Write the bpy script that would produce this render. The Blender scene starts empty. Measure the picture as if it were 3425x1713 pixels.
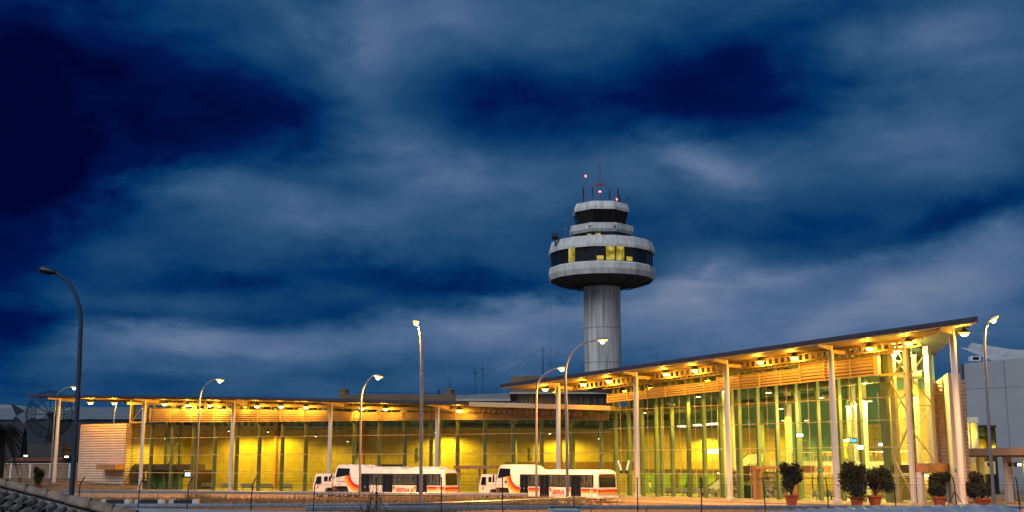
import bpy, math, random
from mathutils import Vector, Matrix, noise as mnoise
R = math.radians
random.seed(7)
scene = bpy.context.scene
COL = scene.collection

# ------------------------------------------------------------------ camera
F = 3950.0; CX = 1712.5; CY = 856.5; PITCH = R(10.03); HC = 3.7
cd = bpy.data.cameras.new('Camera'); cam = bpy.data.objects.new('Camera', cd); COL.objects.link(cam)
cam.location = (0, 0, HC); cam.rotation_euler = (math.pi/2+PITCH, 0, 0)
cd.sensor_width = 36; cd.lens = F/3425*36; cd.clip_end = 6000; cd.clip_start = 0.5
scene.camera = cam
SP, CP = math.sin(PITCH), math.cos(PITCH)

def ray(u, v):
    a = (CY-v)/F
    return Vector(((u-CX)/F, CP-a*SP, SP+a*CP))
def P(u, v, Y):
    d = ray(u, v); k = Y/d.y
    return Vector((d.x*k, Y, HC+d.z*k))
def zat(v, Y): return P(CX, v, Y).z
def xat(u, Y, z=2.0): return (u-CX)/F*(Y*CP+(z-HC)*SP)

# ------------------------------------------------------------------ world
W = bpy.data.worlds.new('World'); scene.world = W; W.use_nodes = True
def build_world():
    nt = W.node_tree; nt.nodes.clear(); N = nt.nodes; L = nt.links
    def math_(op, a, b=None, c=None):
        n = N.new('ShaderNodeMath'); n.operation = op
        for i, x in enumerate((a, b, c)):
            if x is None: continue
            if isinstance(x, (int, float)): n.inputs[i].default_value = x
            else: L.new(x, n.inputs[i])
        return n.outputs[0]
    tc = N.new('ShaderNodeTexCoord'); sp = N.new('ShaderNodeSeparateXYZ'); L.new(tc.outputs['Generated'], sp.inputs[0])
    x, y, z = sp.outputs
    az = math_('ARCTAN2', x, y); el = math_('ARCSINE', z)
    # cloud-deck coordinates for the streaky detail
    zz = math_('ADD', math_('MAXIMUM', z, 0.0), 0.10)
    cmb = N.new('ShaderNodeCombineXYZ'); L.new(math_('DIVIDE', x, zz), cmb.inputs[0]); L.new(math_('DIVIDE', y, zz), cmb.inputs[1])
    ang = N.new('ShaderNodeCombineXYZ'); L.new(az, ang.inputs[0]); L.new(math_('MULTIPLY', el, 2.0), ang.inputs[1])
    def noise(vec, scale, detail, rough=.5, dist=0.0):
        n = N.new('ShaderNodeTexNoise'); L.new(vec, n.inputs['Vector']); n.inputs['Scale'].default_value = scale
        n.inputs['Detail'].default_value = detail; n.inputs['Roughness'].default_value = rough; n.inputs['Distortion'].default_value = dist
        return n.outputs['Fac']
    w1 = noise(ang.outputs[0], 9.0, 7, .6, .3); w2 = noise(ang.outputs[0], 6.3, 3, .5, .6)
    off = N.new('ShaderNodeVectorMath'); off.operation = 'ADD'; off.inputs[1].default_value = (3.7, 8.1, 1.3); L.new(ang.outputs[0], off.inputs[0])
    w2 = noise(off.outputs[0], 9.5, 7, .6, .3)
    AZ = math_('ADD', az, math_('MULTIPLY', math_('SUBTRACT', w1, .5), .085))
    EL = math_('ADD', el, math_('MULTIPLY', math_('SUBTRACT', w2, .5), .05))
    total = None
    for (u, v, su, sv, wt, rot) in SKY:
        d = ray(u, v).normalized(); a0 = math.atan2(d.x, d.y); e0 = math.asin(d.z)
        da = math_('SUBTRACT', AZ, a0); de = math_('SUBTRACT', EL, e0)
        c, s = math.cos(R(rot)), math.sin(R(rot))
        p = math_('ADD', math_('MULTIPLY', da, c), math_('MULTIPLY', de, s))
        q = math_('SUBTRACT', math_('MULTIPLY', de, c), math_('MULTIPLY', da, s))
        p = math_('MULTIPLY', p, F/su*.97); q = math_('MULTIPLY', q, F/sv*.97)
        r2 = math_('ADD', math_('MULTIPLY', p, p), math_('MULTIPLY', q, q))
        g = math_('MULTIPLY', math_('EXPONENT', math_('MULTIPLY', r2, -.5)), wt)
        total = g if total is None else math_('ADD', total, g)
    n1 = noise(cmb.outputs[0], 1.6, 10, .62, .25)
    n2 = noise(ang.outputs[0], 9.0, 9, .52, .25)
    det = math_('ADD', math_('MULTIPLY', math_('SUBTRACT', n1, .5), .26), math_('MULTIPLY', math_('SUBTRACT', n2, .5), .55))
    lvl = math_('ADD', math_('ADD', total, det), .53)
    # the afterglow side of the sky (behind the photographer) is brighter
    back = N.new('ShaderNodeMapRange'); L.new(y, back.inputs[0]); back.inputs[1].default_value = .25; back.inputs[2].default_value = -.9
    back.inputs[3].default_value = 0; back.inputs[4].default_value = 1
    rmp = N.new('ShaderNodeValToRGB'); L.new(lvl, rmp.inputs[0]); cr = rmp.color_ramp
    stops = [(0.0, (.0001, .0014, .030)), (.2, (.0002, .0078, .074)), (.36, (.0009, .033, .132)), (.52, (.013, .066, .165)),
             (.66, (.039, .102, .220)), (.82, (.094, .157, .292)), (1.0, (.20, .25, .36))]
    cr.elements[0].position = 0; cr.elements[0].color = (*stops[0][1], 1)
    cr.elements[1].position = 1; cr.elements[1].color = (*stops[-1][1], 1)
    for p_, c_ in stops[1:-1]:
        e = cr.elements.new(p_); e.color = (*c_, 1)
    glow = N.new('ShaderNodeMix'); glow.data_type = 'RGBA'; L.new(back.outputs[0], glow.inputs['Factor'])
    L.new(rmp.outputs[0], glow.inputs[6]); glow.inputs[7].default_value = (.20, .25, .34, 1)
    sky = N.new('ShaderNodeTexSky'); sky.sky_type = 'NISHITA'; sky.sun_disc = False
    sky.sun_elevation = R(-3); sky.sun_rotation = R(150)
    b1 = N.new('ShaderNodeBackground'); L.new(glow.outputs[2], b1.inputs[0]); b1.inputs[1].default_value = 1.0
    b2 = N.new('ShaderNodeBackground'); L.new(sky.outputs[0], b2.inputs[0]); b2.inputs[1].default_value = .003
    ad = N.new('ShaderNodeAddShader'); L.new(b1.outputs[0], ad.inputs[0]); L.new(b2.outputs[0], ad.inputs[1])
    out = N.new('ShaderNodeOutputWorld'); L.new(ad.outputs[0], out.inputs[0])
# (u, v, spread u, spread v, weight, rotation)
SKY = [
 (2380, 320, 340, 85, -.15, 0), (1480, 330, 180, 90, .07, 0), (60, 330, 420, 260, .05, 0),
 (1700, 1180, 1100, 90, 0.1, 0), (450, 1180, 500, 60, 0.07, 0),
 (60, 330, 420, 260, -0.52, 0), (560, 250, 260, 150, -0.133, 0), (120, 560, 230, 90, -0.22, 0), (880, 400, 210, 85, -0.232, 0), (0, 800, 110, 420, -0.26, 0),
 (640, 610, 190, 50, 0.19, 0), (720, 700, 420, 110, 0.095, 0), (1240, 180, 90, 220, 0.19, 14), (1400, 60, 260, 110, 0.152, 0), (1050, 200, 140, 90, 0.076, 0),
 (1250, 480, 160, 90, 0.095, 0), (1500, 570, 210, 50, 0.19, -6), (1350, 760, 500, 60, 0.0665, -8), (1480, 330, 200, 90, -0.133, 0),
 (2000, 320, 560, 115, -0.224, 0), (2450, 360, 300, 90, -0.0996, 0), (1500, 1500, 5000, 120, 0, 0), (720, 945, 270, 30, -0.199, 0), (1350, 925, 330, 42, -0.266, -5), (1250, 1040, 230, 36, -0.249, 4), (1900, 960, 230, 36, -0.183, 3),
 (480, 1075, 200, 26, -0.216, 2), (80, 1110, 130, 40, -0.2, 0), (520, 1140, 260, 34, 0.114, 0), (1700, 1050, 260, 50, 0.247, 8), (1200, 1160, 500, 50, 0.114, 0), (2250, 1020, 300, 60, 0.152, 6),
 (2380, 555, 170, 40, 0.266, -14), (2120, 520, 260, 60, 0.114, 0), (1900, 620, 300, 60, 0.057, 0), (2300, 800, 360, 60, -0.149, 4), (3330, 690, 230, 60, -0.232, 22), (3050, 780, 300, 40, -0.116, 16),
 (2500, 940, 330, 34, 0.19, 8), (2850, 1000, 420, 90, 0.209, 4), (3250, 900, 300, 90, 0.19, 20), (3200, 130, 180, 160, 0.152, 0), (2950, 290, 120, 120, 0.114, 0), (3000, 520, 260, 90, 0.0665, 0),
 (2700, 60, 330, 60, -0.149, 10), (2000, 120, 320, 70, 0.076, 0), (2550, 180, 220, 60, -0.0498, 0), (1500, 1240, 700, 40, -0.0415, 0), (250, 1230, 330, 40, -0.0996, 0), (2650, 1130, 400, 50, 0.095, 0)]
build_world()
sd = bpy.data.lights.new('Sun', 'SUN'); sd.energy = 1.6; sd.angle = R(35); sd.color = (.92, .95, 1)
so = bpy.data.objects.new('Sun', sd); COL.objects.link(so); so.rotation_euler = (R(48), 0, R(-30))
vs = scene.view_settings; vs.view_transform = 'Standard'; vs.look = 'None'; vs.gamma = 1; vs.exposure = 0
cy = scene.cycles
cy.use_denoising = True; cy.max_bounces = 8; cy.transparent_max_bounces = 24; cy.diffuse_bounces = 3; cy.glossy_bounces = 3
cy.sample_clamp_indirect = 4; cy.caustics_reflective = False; cy.caustics_refractive = False

# ------------------------------------------------------------------ materials
MATS = {}
def mat(name, col, rough=.7, metal=0., var=.12, scale=3., bump=0., bscale=None, stretch=(1, 1, 1), col2=None, spec=None):
    if name in MATS: return MATS[name]
    m = bpy.data.materials.new(name); m.use_nodes = True; nt = m.node_tree; N = nt.nodes; L = nt.links
    b = N['Principled BSDF']; b.inputs['Roughness'].default_value = rough; b.inputs['Metallic'].default_value = metal
    if spec is not None: b.inputs['Specular IOR Level'].default_value = spec
    tc = N.new('ShaderNodeTexCoord'); mp = N.new('ShaderNodeMapping'); mp.inputs['Scale'].default_value = stretch
    L.new(tc.outputs['Object'], mp.inputs[0])
    nz = N.new('ShaderNodeTexNoise'); nz.inputs['Scale'].default_value = scale; nz.inputs['Detail'].default_value = 6; L.new(mp.outputs[0], nz.inputs['Vector'])
    rp = N.new('ShaderNodeValToRGB'); L.new(nz.outputs['Fac'], rp.inputs[0])
    c2 = col2 or tuple(min(1, c*(1+var)) for c in col); c1 = tuple(c*(1-var) for c in col) if not col2 else col
    rp.color_ramp.elements[0].position = .35; rp.color_ramp.elements[0].color = (*c1, 1)
    rp.color_ramp.elements[1].position = .65; rp.color_ramp.elements[1].color = (*c2, 1)
    L.new(rp.outputs[0], b.inputs['Base Color'])
    if bump:
        n2 = N.new('ShaderNodeTexNoise'); n2.inputs['Scale'].default_value = bscale or scale*4; n2.inputs['Detail'].default_value = 5
        L.new(mp.outputs[0], n2.inputs['Vector'])
        bp = N.new('ShaderNodeBump'); bp.inputs['Strength'].default_value = bump; bp.inputs['Distance'].default_value = .05
        L.new(n2.outputs['Fac'], bp.inputs['Height']); L.new(bp.outputs[0], b.inputs['Normal'])
    MATS[name] = m; return m
def emat(name, col, strength):
    m = bpy.data.materials.new(name); m.use_nodes = True; nt = m.node_tree; N = nt.nodes
    for n in list(N): N.remove(n)
    e = N.new('ShaderNodeEmission'); e.inputs[0].default_value = (*col, 1); e.inputs[1].default_value = strength
    o = N.new('ShaderNodeOutputMaterial'); nt.links.new(e.outputs[0], o.inputs[0])
    m.cycles.emission_sampling = 'NONE'; MATS[name] = m; return m
def glassmat(name, tint, refl=.5):
    m = bpy.data.materials.new(name); m.use_nodes = True; nt = m.node_tree; N = nt.nodes; L = nt.links
    for n in list(N): N.remove(n)
    t = N.new('ShaderNodeBsdfTransparent'); t.inputs[0].default_value = (*tint, 1)
    g = N.new('ShaderNodeBsdfGlossy'); g.inputs['Roughness'].default_value = .03; g.inputs[0].default_value = (refl, refl, refl, 1)
    fr = N.new('ShaderNodeFresnel'); ge = N.new('ShaderNodeNewGeometry'); mi = N.new('ShaderNodeMapRange')
    mi.inputs[3].default_value = 1.45; mi.inputs[4].default_value = 1/1.45; L.new(ge.outputs['Backfacing'], mi.inputs[0]); L.new(mi.outputs[0], fr.inputs[0])
    mx = N.new('ShaderNodeMixShader'); L.new(fr.outputs[0], mx.inputs[0]); L.new(t.outputs[0], mx.inputs[1]); L.new(g.outputs[0], mx.inputs[2])
    o = N.new('ShaderNodeOutputMaterial'); L.new(mx.outputs[0], o.inputs[0]); MATS[name] = m; return m
def panelmat(name, col, col2, w, h, mortar=.02, rough=.6, grain=.15):
    """large rectangular cladding panels with thin joints (brick texture on u = length, v = height stored in UV-less object space)"""
    m = bpy.data.materials.new(name); m.use_nodes = True; nt = m.node_tree; N = nt.nodes; L = nt.links
    b = N['Principled BSDF']; b.inputs['Roughness'].default_value = rough
    uv = N.new('ShaderNodeUVMap'); br = N.new('ShaderNodeTexBrick'); L.new(uv.outputs[0], br.inputs['Vector'])
    br.offset = 0.0; br.inputs['Scale'].default_value = 1; br.inputs['Brick Width'].default_value = w; br.inputs['Row Height'].default_value = h
    br.inputs['Mortar Size'].default_value = mortar; br.inputs['Color1'].default_value = (*col, 1); br.inputs['Color2'].default_value = (*col2, 1)
    br.inputs['Mortar'].default_value = (*[c*.35 for c in col], 1); br.inputs['Mortar Smooth'].default_value = .3
    nz = N.new('ShaderNodeTexNoise'); nz.inputs['Scale'].default_value = 1.2; nz.inputs['Detail'].default_value = 7; L.new(uv.outputs[0], nz.inputs['Vector'])
    mr = N.new('ShaderNodeMapRange'); L.new(nz.outputs['Fac'], mr.inputs[0]); mr.inputs[1].default_value = .3; mr.inputs[2].default_value = .7
    mr.inputs[3].default_value = 1-grain; mr.inputs[4].default_value = 1+grain
    mx = N.new('ShaderNodeMix'); mx.data_type = 'RGBA'; mx.blend_type = 'MULTIPLY'; mx.inputs['Factor'].default_value = 1
    L.new(br.outputs['Color'], mx.inputs[6]); L.new(mr.outputs[0], mx.inputs[7]); L.new(mx.outputs[2], b.inputs['Base Color'])
    MATS[name] = m; return m

# ------------------------------------------------------------------ object helpers
BASE = {}
def tag(o, label=None, cat=None, group=None, kind=None):
    if label: o['label'] = label
    if cat: o['category'] = cat
    if group: o['group'] = group
    if kind: o['kind'] = kind
    return o
def thing(name, label, cat, loc, group=None, rz=0):
    o = bpy.data.objects.new(name, None); COL.objects.link(o); o.location = loc; o.rotation_euler = (0, 0, rz); o.empty_display_size = .5
    BASE[o.name] = Vector((0, 0, 0)) if rz is None else Vector(loc); tag(o, label, cat, group)
    return o
class MB:
    """collects faces, then becomes ONE mesh"""
    def __init__(s): s.v = []; s.f = []; s.uv = {}
    def add(s, vs, fs):
        k = len(s.v); s.v += [Vector(v) for v in vs]; s.f += [tuple(i+k for i in f) for f in fs]; return s
    def quad(s, a, b, c, d, uv=None):
        s.add((a, b, c, d), [(0, 1, 2, 3)])
        if uv: s.uv[len(s.f)-1] = uv
        return s
    def hexa(s, p):   # 8 corners: bottom 0-3 ccw, top 4-7
        return s.add(p, [(3, 2, 1, 0), (4, 5, 6, 7), (0, 1, 5, 4), (1, 2, 6, 5), (2, 3, 7, 6), (3, 0, 4, 7)])
    def box(s, x0, x1, y0, y1, z0, z1, fr=None):
        p = [(x0, y0, z0), (x1, y0, z0), (x1, y1, z0), (x0, y1, z0), (x0, y0, z1), (x1, y0, z1), (x1, y1, z1), (x0, y1, z1)]
        if fr:   # frame: (s, t, z) with t pointing outward; keep right-handedness irrelevant
            p = [fr.w(*q) for q in p]
        return s.hexa(p)
    def tube(s, pts, r, n=8, cap=True):
        pts = [Vector(p) for p in pts]; rs = r if isinstance(r, (list, tuple)) else [r]*len(pts)
        k = len(s.v); up0 = None
        for i, p in enumerate(pts):
            d = (pts[min(i+1, len(pts)-1)]-pts[max(i-1, 0)]).normalized()
            if up0 is None: up0 = Vector((0, 0, 1)) if abs(d.z) < .9 else Vector((1, 0, 0))
            a = d.cross(up0)
            if a.length < 1e-4: a = d.cross(Vector((0, 1, 0)))
            a.normalize(); b = d.cross(a); up0 = -b if False else up0
            for j in range(n):
                t = 2*math.pi*j/n; s.v.append(p+(a*math.cos(t)+b*math.sin(t))*rs[i])
        for i in range(len(pts)-1):
            for j in range(n):
                a0 = k+i*n+j; a1 = k+i*n+(j+1) % n
                s.f.append((a0, a1, a1+n, a0+n))
        if cap:
            s.f.append(tuple(k+j for j in range(n-1, -1, -1))); s.f.append(tuple(k+(len(pts)-1)*n+j for j in range(n)))
        return s
    def lathe(s, c, prof, n=24, a0=0., close=False):
        c = Vector(c); k = len(s.v)
        for (r, z) in prof:
            for j in range(n):
                t = a0+2*math.pi*j/n; s.v.append(c+Vector((r*math.cos(t), r*math.sin(t), z)))
        for i in range(len(prof)-1):
            for j in range(n):
                a = k+i*n+j; b = k+i*n+(j+1) % n
                s.f.append((a, b, b+n, a+n))
        if close:
            s.f.append(tuple(k+j for j in range(n-1, -1, -1))); s.f.append(tuple(k+(len(prof)-1)*n+j for j in range(n)))
        return s
    def extrude(s, poly, fn):
        """poly: 2-D outline; fn(p, side) -> 3-D for side 0 / 1"""
        n = len(poly); k = len(s.v)
        for sd_ in (0, 1):
            for p in poly: s.v.append(Vector(fn(p, sd_)))
        s.f.append(tuple(k+i for i in range(n-1, -1, -1))); s.f.append(tuple(k+n+i for i in range(n)))
        for i in range(n):
            j = (i+1) % n; s.f.append((k+i, k+j, k+n+j, k+n+i))
        return s
    def wall(s, pts, z0s, z1s, uvscale=1.):
        """vertical sheet along xy points, uv in metres"""
        d = 0
        for i in range(len(pts)-1):
            a, b = Vector(pts[i]), Vector(pts[i+1]); l = (b-a).length
            s.quad((a.x, a.y, z0s[i]), (b.x, b.y, z0s[i+1]), (b.x, b.y, z1s[i+1]), (a.x, a.y, z1s[i]),
                   [(d, z0s[i]), (d+l, z0s[i+1]), (d+l, z1s[i+1]), (d, z1s[i])])
            d += l
        return s
    def build(s, name, m, parent=None, smooth=False, local=False):
        me = bpy.data.meshes.new(name); off = Vector((0, 0, 0))
        if parent is not None and not local: off = BASE[parent.name]
        me.from_pydata([v-off for v in s.v], [], s.f)
        if isinstance(m, (list, tuple)):
            for x in m: me.materials.append(x)
        else: me.materials.append(m)
        if s.uv:
            ul = me.uv_layers.new(name='UVMap')
            for pi, uv in s.uv.items():
                for k_, li in enumerate(me.polygons[pi].loop_indices): ul.data[li].uv = uv[k_]
        me.validate(); 
        if smooth:
            for p in me.polygons: p.use_smooth = True
        me.update()
        if not s.uv or smooth:
            import bmesh
            bm = bmesh.new(); bm.from_mesh(me); bmesh.ops.recalc_face_normals(bm, faces=bm.faces)
            if smooth:
                for e in bm.edges:
                    if len(e.link_faces) == 2 and e.calc_face_angle(0) > R(40): e.smooth = False
            bm.to_mesh(me); bm.free()
        o = bpy.data.objects.new(name, me); COL.objects.link(o)
        if parent is not None: o.parent = parent; BASE[o.name] = off
        else: BASE[o.name] = Vector((0, 0, 0))
        return o
class Fr:
    def __init__(s, o, d):
        s.o = Vector((o[0], o[1])); s.d = Vector(d).normalized(); s.n = Vector((s.d.y, -s.d.x))
        if s.n.y > 0: s.n = -s.n          # outward = towards the camera side
    def w(s, a, t, z=0.):
        p = s.o+s.d*a+s.n*t; return Vector((p.x, p.y, z))
    def at(s, u, v, t):
        """the (s, z) where the sight line meets the vertical plane t"""
        r = ray(u, v); o = s.o+s.n*t
        # o + d*a = k*r.xy
        det = s.d.x*(-r.y)-(-r.x)*s.d.y
        k_ = (s.d.x*(-o.y)-(-o.x)*s.d.y)/det
        a = ((-o.x)*(-r.y)-(-r.x)*(-o.y))/det
        return a, HC+k_*r.z
def light(name, kind, loc, energy, col, parent=None, size=.3, rot=None, spot=None, blend=.4, sizey=None):
    ld = bpy.data.lights.new(name, kind); ld.energy = energy; ld.color = col
    if kind == 'AREA':
        ld.size = size
        if sizey: ld.shape = 'RECTANGLE'; ld.size_y = sizey
    elif kind in ('POINT', 'SPOT'): ld.shadow_soft_size = size
    if kind == 'SPOT': ld.spot_size = R(spot or 120); ld.spot_blend = blend
    o = bpy.data.objects.new(name, ld); COL.objects.link(o)
    if parent is not None: o.parent = parent; o.location = Vector(loc)-BASE[parent.name]
    else: o.location = loc
    if rot: o.rotation_euler = rot
    return o
def ordn(i): return ['first', 'second', 'third', 'fourth', 'fifth', 'sixth', 'seventh', 'eighth', 'ninth', 'tenth', 'eleventh', 'twelfth',
                     'thirteenth', 'fourteenth', 'fifteenth', 'sixteenth', 'seventeenth', 'eighteenth', 'nineteenth', 'twentieth'][i]
# ------------------------------------------------------------------ materials in use
SODIUM = (1.0, .46, .035); WARM = (1.0, .69, .03); SOFTW = (1., .82, .20)
asphalt = mat('asphalt', (.045, .046, .05), .85, var=.25, scale=.6, bump=.3, bscale=30)
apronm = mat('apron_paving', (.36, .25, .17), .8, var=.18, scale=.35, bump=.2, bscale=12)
dirt = mat('dry_earth', (.09, .055, .035), .95, col2=(.22, .14, .08), scale=1.6, bump=.8, bscale=8)
concrete = mat('raw_concrete', (.48, .475, .46), .85, col2=(.70, .70, .68), scale=1.6, bump=.2, bscale=6, stretch=(1, 1, .14))
shaftm = mat('shaft_concrete', (.27, .27, .265), .88, col2=(.60, .595, .58), scale=1.1, bump=.4, bscale=5, stretch=(1.8, 1.8, .10))
darkcon = mat('soot_concrete', (.05, .05, .05), .9, var=.3)  # much darker grey than the raw concrete
galv = mat('galvanised_steel', (.42, .45, .50), .38, .75, var=.15, scale=4)
darkst = mat('dark_steel', (.05, .05, .055), .5, .5)
greyst = mat('lamp_post_grey', (.24, .25, .27), .45, .5, var=.1)
navyst = mat('painted_post_blue', (.022, .04, .075), .5, .2)
white = mat('white_paint', (.80, .79, .78), .45, var=.03)
offw = mat('cream_column', (.60, .57, .54), .5, var=.03)
roofm = mat('roof_sheet_blue', (.06, .06, .09), .45, .3, var=.2)
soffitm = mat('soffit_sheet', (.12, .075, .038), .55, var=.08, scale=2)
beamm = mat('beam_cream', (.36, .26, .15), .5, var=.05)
louvm = mat('louvre_cream', (.60, .45, .25), .45, var=.05)
corr = mat('corrugated_cladding', (.60, .44, .32), .5, var=.06, scale=.8)
sage = mat('sage_green_mullion', (.19, .215, .13), .45, var=.05)
tanw = panelmat('tan_wall_panels', (.36, .26, .075), (.43, .31, .10), 2.7, 1.35, .02)
tealw = mat('teal_interior_wall', (.10, .20, .22), .7, var=.1)
ceil = mat('dark_ceiling', (.05, .07, .06), .7, var=.2)
ceilb = mat('ceiling_beam_grey', (.16, .18, .13), .6, var=.1)
browng = mat('brown_portal_panel', (.46, .20, .07), .5, var=.12, scale=1.5)
darkbr = mat('dark_brown_panel', (.16, .08, .03), .5, var=.15)
greenw = mat('green_back_office', (.22, .34, .08), .6, var=.15)
floorm = mat('polished_floor', (.38, .36, .26), .25, var=.08, scale=.5)
glassg = glassmat('sage_glass', (.84, .89, .74)); glassc = glassmat('clear_glass', (.93, .94, .90), .12); 
glassd = mat('dark_window_glass', (.008, .009, .011), .12, .0, var=.1)
slate = mat('slate_window', (.03, .04, .055), .2, var=.3, scale=.7)
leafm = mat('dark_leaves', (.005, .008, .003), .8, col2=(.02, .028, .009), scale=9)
barkm = mat('bark', (.07, .05, .035), .9, bump=.5)
terra = mat('terracotta', (.30, .075, .025), .85, var=.12)
black = mat('matt_black', (.012, .012, .014), .6)
rubber = mat('rubber', (.02, .02, .02), .8)
seatm = mat('seat_grey', (.40, .42, .34), .5)
steelm = mat('brushed_steel', (.55, .55, .52), .35, .6)
sodl = emat('sodium_lens', (1.0, .56, .07), 2.6); sodl2 = emat('street_lens', (1.0, .56, .12), 3.0); bulbm = emat('sodium_bulb', (1.0, .80, .34), 12)
warml = emat('warm_lens', (1.0, .90, .50), 22); whitel = emat('white_lamp_face', (.85, .92, 1.0), 9)
redl = emat('red_beacon', (1, .06, .05), 18); screenl = emat('screen_glow', (.45, .65, 1.0), 3)
screeny = emat('yellow_screen', (1.0, .95, .35), 3); exitl = emat('exit_glow', (.15, .65, .2), .7)
litroom = emat('lit_room', (1.0, .78, .14), .62); redlight = emat('tail_red', (1, .03, .02), .5)

# ------------------------------------------------------------------ frames of the two facades
C0 = (-68.1, 180.5); C5 = (5.4, 144.1); E4 = (39.3, 104.8)
WF = Fr(C0, (C5[0]-C0[0], C5[1]-C0[1])); HF = Fr(C5, (E4[0]-C5[0], E4[1]-C5[1]))
def interp(tab, x):
    if x <= tab[0][0]: (a, b), (c, d) = tab[0], tab[1]
    elif x >= tab[-1][0]: (a, b), (c, d) = tab[-2], tab[-1]
    else:
        for (a, b), (c, d) in zip(tab, tab[1:]):
            if a <= x <= c: break
    return b+(d-b)*(x-a)/(c-a)
WR = [(-5.2, 14.27), (38.6, 12.81), (70.9, 11.41), (88.6, 10.56)]       # top of the low roof
wr = lambda s: interp(WR, s)
hr = lambda s: 13.93+.0412*s                                            # top of the tall roof
hx = 4.1; wx = 87.3                                                     # where the glass lines meet

# ------------------------------------------------------------------ ground
def sheet(name, poly, z, m):
    mb = MB(); mb.add([(x, y, z) for x, y in poly], [tuple(range(len(poly)))]); o = mb.build(name, m); tag(o, kind='structure'); return o
sheet('ground', [(-1500, -200), (1500, -200), (1500, 2500), (-1500, 2500)], 0, dirt)
sheet('road', [(-200, -60), (200, -60), (200, 76), (-200, 76)], .004, asphalt)
ap = [WF.w(-60, 30), WF.w(-60, -3), WF.w(wx-2, -3), HF.w(44, -4), HF.w(60, -4), HF.w(120, -10)]
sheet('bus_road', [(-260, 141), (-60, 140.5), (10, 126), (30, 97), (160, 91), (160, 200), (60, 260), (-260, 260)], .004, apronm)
# raised pavement with a kerb at the foot of both facades
def slab(name, poly, z, m):
    mb = MB(); mb.extrude(poly, lambda p, s: (p[0], p[1], -.3 if s == 0 else z)); o = mb.build(name, m); tag(o, kind='structure'); return o
pv = [WF.w(-6, 2.2), WF.w(76, 2.2), HF.w(1.0, 3.5), HF.w(62, 3.5), HF.w(62, -12), HF.w(44, -7), HF.w(6, -9), WF.w(80, -8), WF.w(-6, -8)]
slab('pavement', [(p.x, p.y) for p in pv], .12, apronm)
# the three guardrail lines on the ground
def gx(u, Y): return (xat(u, Y, 0), Y)
FAR_RAIL = [gx(195, 137), gx(330, 135), gx(800, 130), gx(1290, 124.5), gx(1765, 121)]
MID_RAIL = [gx(250, 92), gx(800, 92.5), gx(1300, 93.5), gx(1450, 96), gx(1640, 101), gx(1800, 107), gx(1956, 114)]
NEAR_RAIL = [gx(1020, 85), gx(1500, 87), gx(2000, 88), gx(2700, 88), gx(3560, 88)]
def yon(line, x):
    if x <= line[0][0]: return line[0][1]
    for (a, b), (c, d) in zip(line, line[1:]):
        if a <= x <= c: return b+(d-b)*(x-a)/(c-a)
    return line[-1][1]
# verge of dry earth between the guardrails, slightly humped
def verge():
    mb = MB(); nx, ny = 170, 16
    for j in range(ny+1):
        for i in range(nx+1):
            x = -72+80*i/nx; y0 = yon(MID_RAIL, x)+.6; y1 = max(yon(FAR_RAIL, x)-3, y0+.5)
            y = y0+(y1-y0)*j/ny; e = math.sin(math.pi*j/ny)**.5
            z = .02+e*(.20+.18*mnoise.noise(Vector((x*.25, y*.3, 0)))+.09*mnoise.noise(Vector((x*1.3, y*1.3, 4))))
            mb.v.append(Vector((x, y, z)))
    for j in range(ny):
        for i in range(nx):
            a = j*(nx+1)+i; mb.f.append((a, a+1, a+nx+2, a+nx+1))
    o = mb.build('verge_earth', dirt, smooth=True); tag(o, kind='structure')
verge()
# bank of earth at the far left
mb = MB()
for i in range(31):
    x = -100+i*1.6
    for j, (y, z) in enumerate([(171, .02), (177, .5), (181, 1.1), (186, 1.55), (196, 1.7), (230, 1.7)]):
        mb.v.append(Vector((x, y+.5*mnoise.noise(Vector((x*.3, j, 0))), z*(1 if i < 29 else .05)+.12*mnoise.noise(Vector((x*.5, j*2, 3))))))
for i in range(30):
    for j in range(5):
        a = i*6+j; mb.f.append((a, a+6, a+7, a+1))
tag(mb.build('earth_bank', dirt, smooth=True), kind='structure')
tag(MB().add([( -400, 380, -1), (400, 420, -1), (400, 900, 5), (-400, 900, 5)], [(0, 1, 2, 3)]).build('far_terrain', dirt), kind='structure')

# ------------------------------------------------------------------ the low wing
def cladding(mb, fr_w, a0, a1, z0, z1, pitch=.3, amp=.07):
    """horizontal rounded ribs along a straight wall; fr_w(a, off, z)"""
    n = max(1, int((z1-z0)/pitch)); zs = []
    for i in range(n):
        for k_, o_ in ((0, 0), (.2, amp), (.55, amp), (.8, 0)):
            zs.append((z0+(z1-z0)*(i+k_)/n, o_))
    zs.append((z1, 0)); k = len(mb.v)
    for z, o_ in zs:
        mb.v.append(Vector(fr_w(a0, o_, z))); mb.v.append(Vector(fr_w(a1, o_, z)))
    for i in range(len(zs)-1):
        a = k+2*i; mb.f.append((a, a+1, a+3, a+2))

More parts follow.
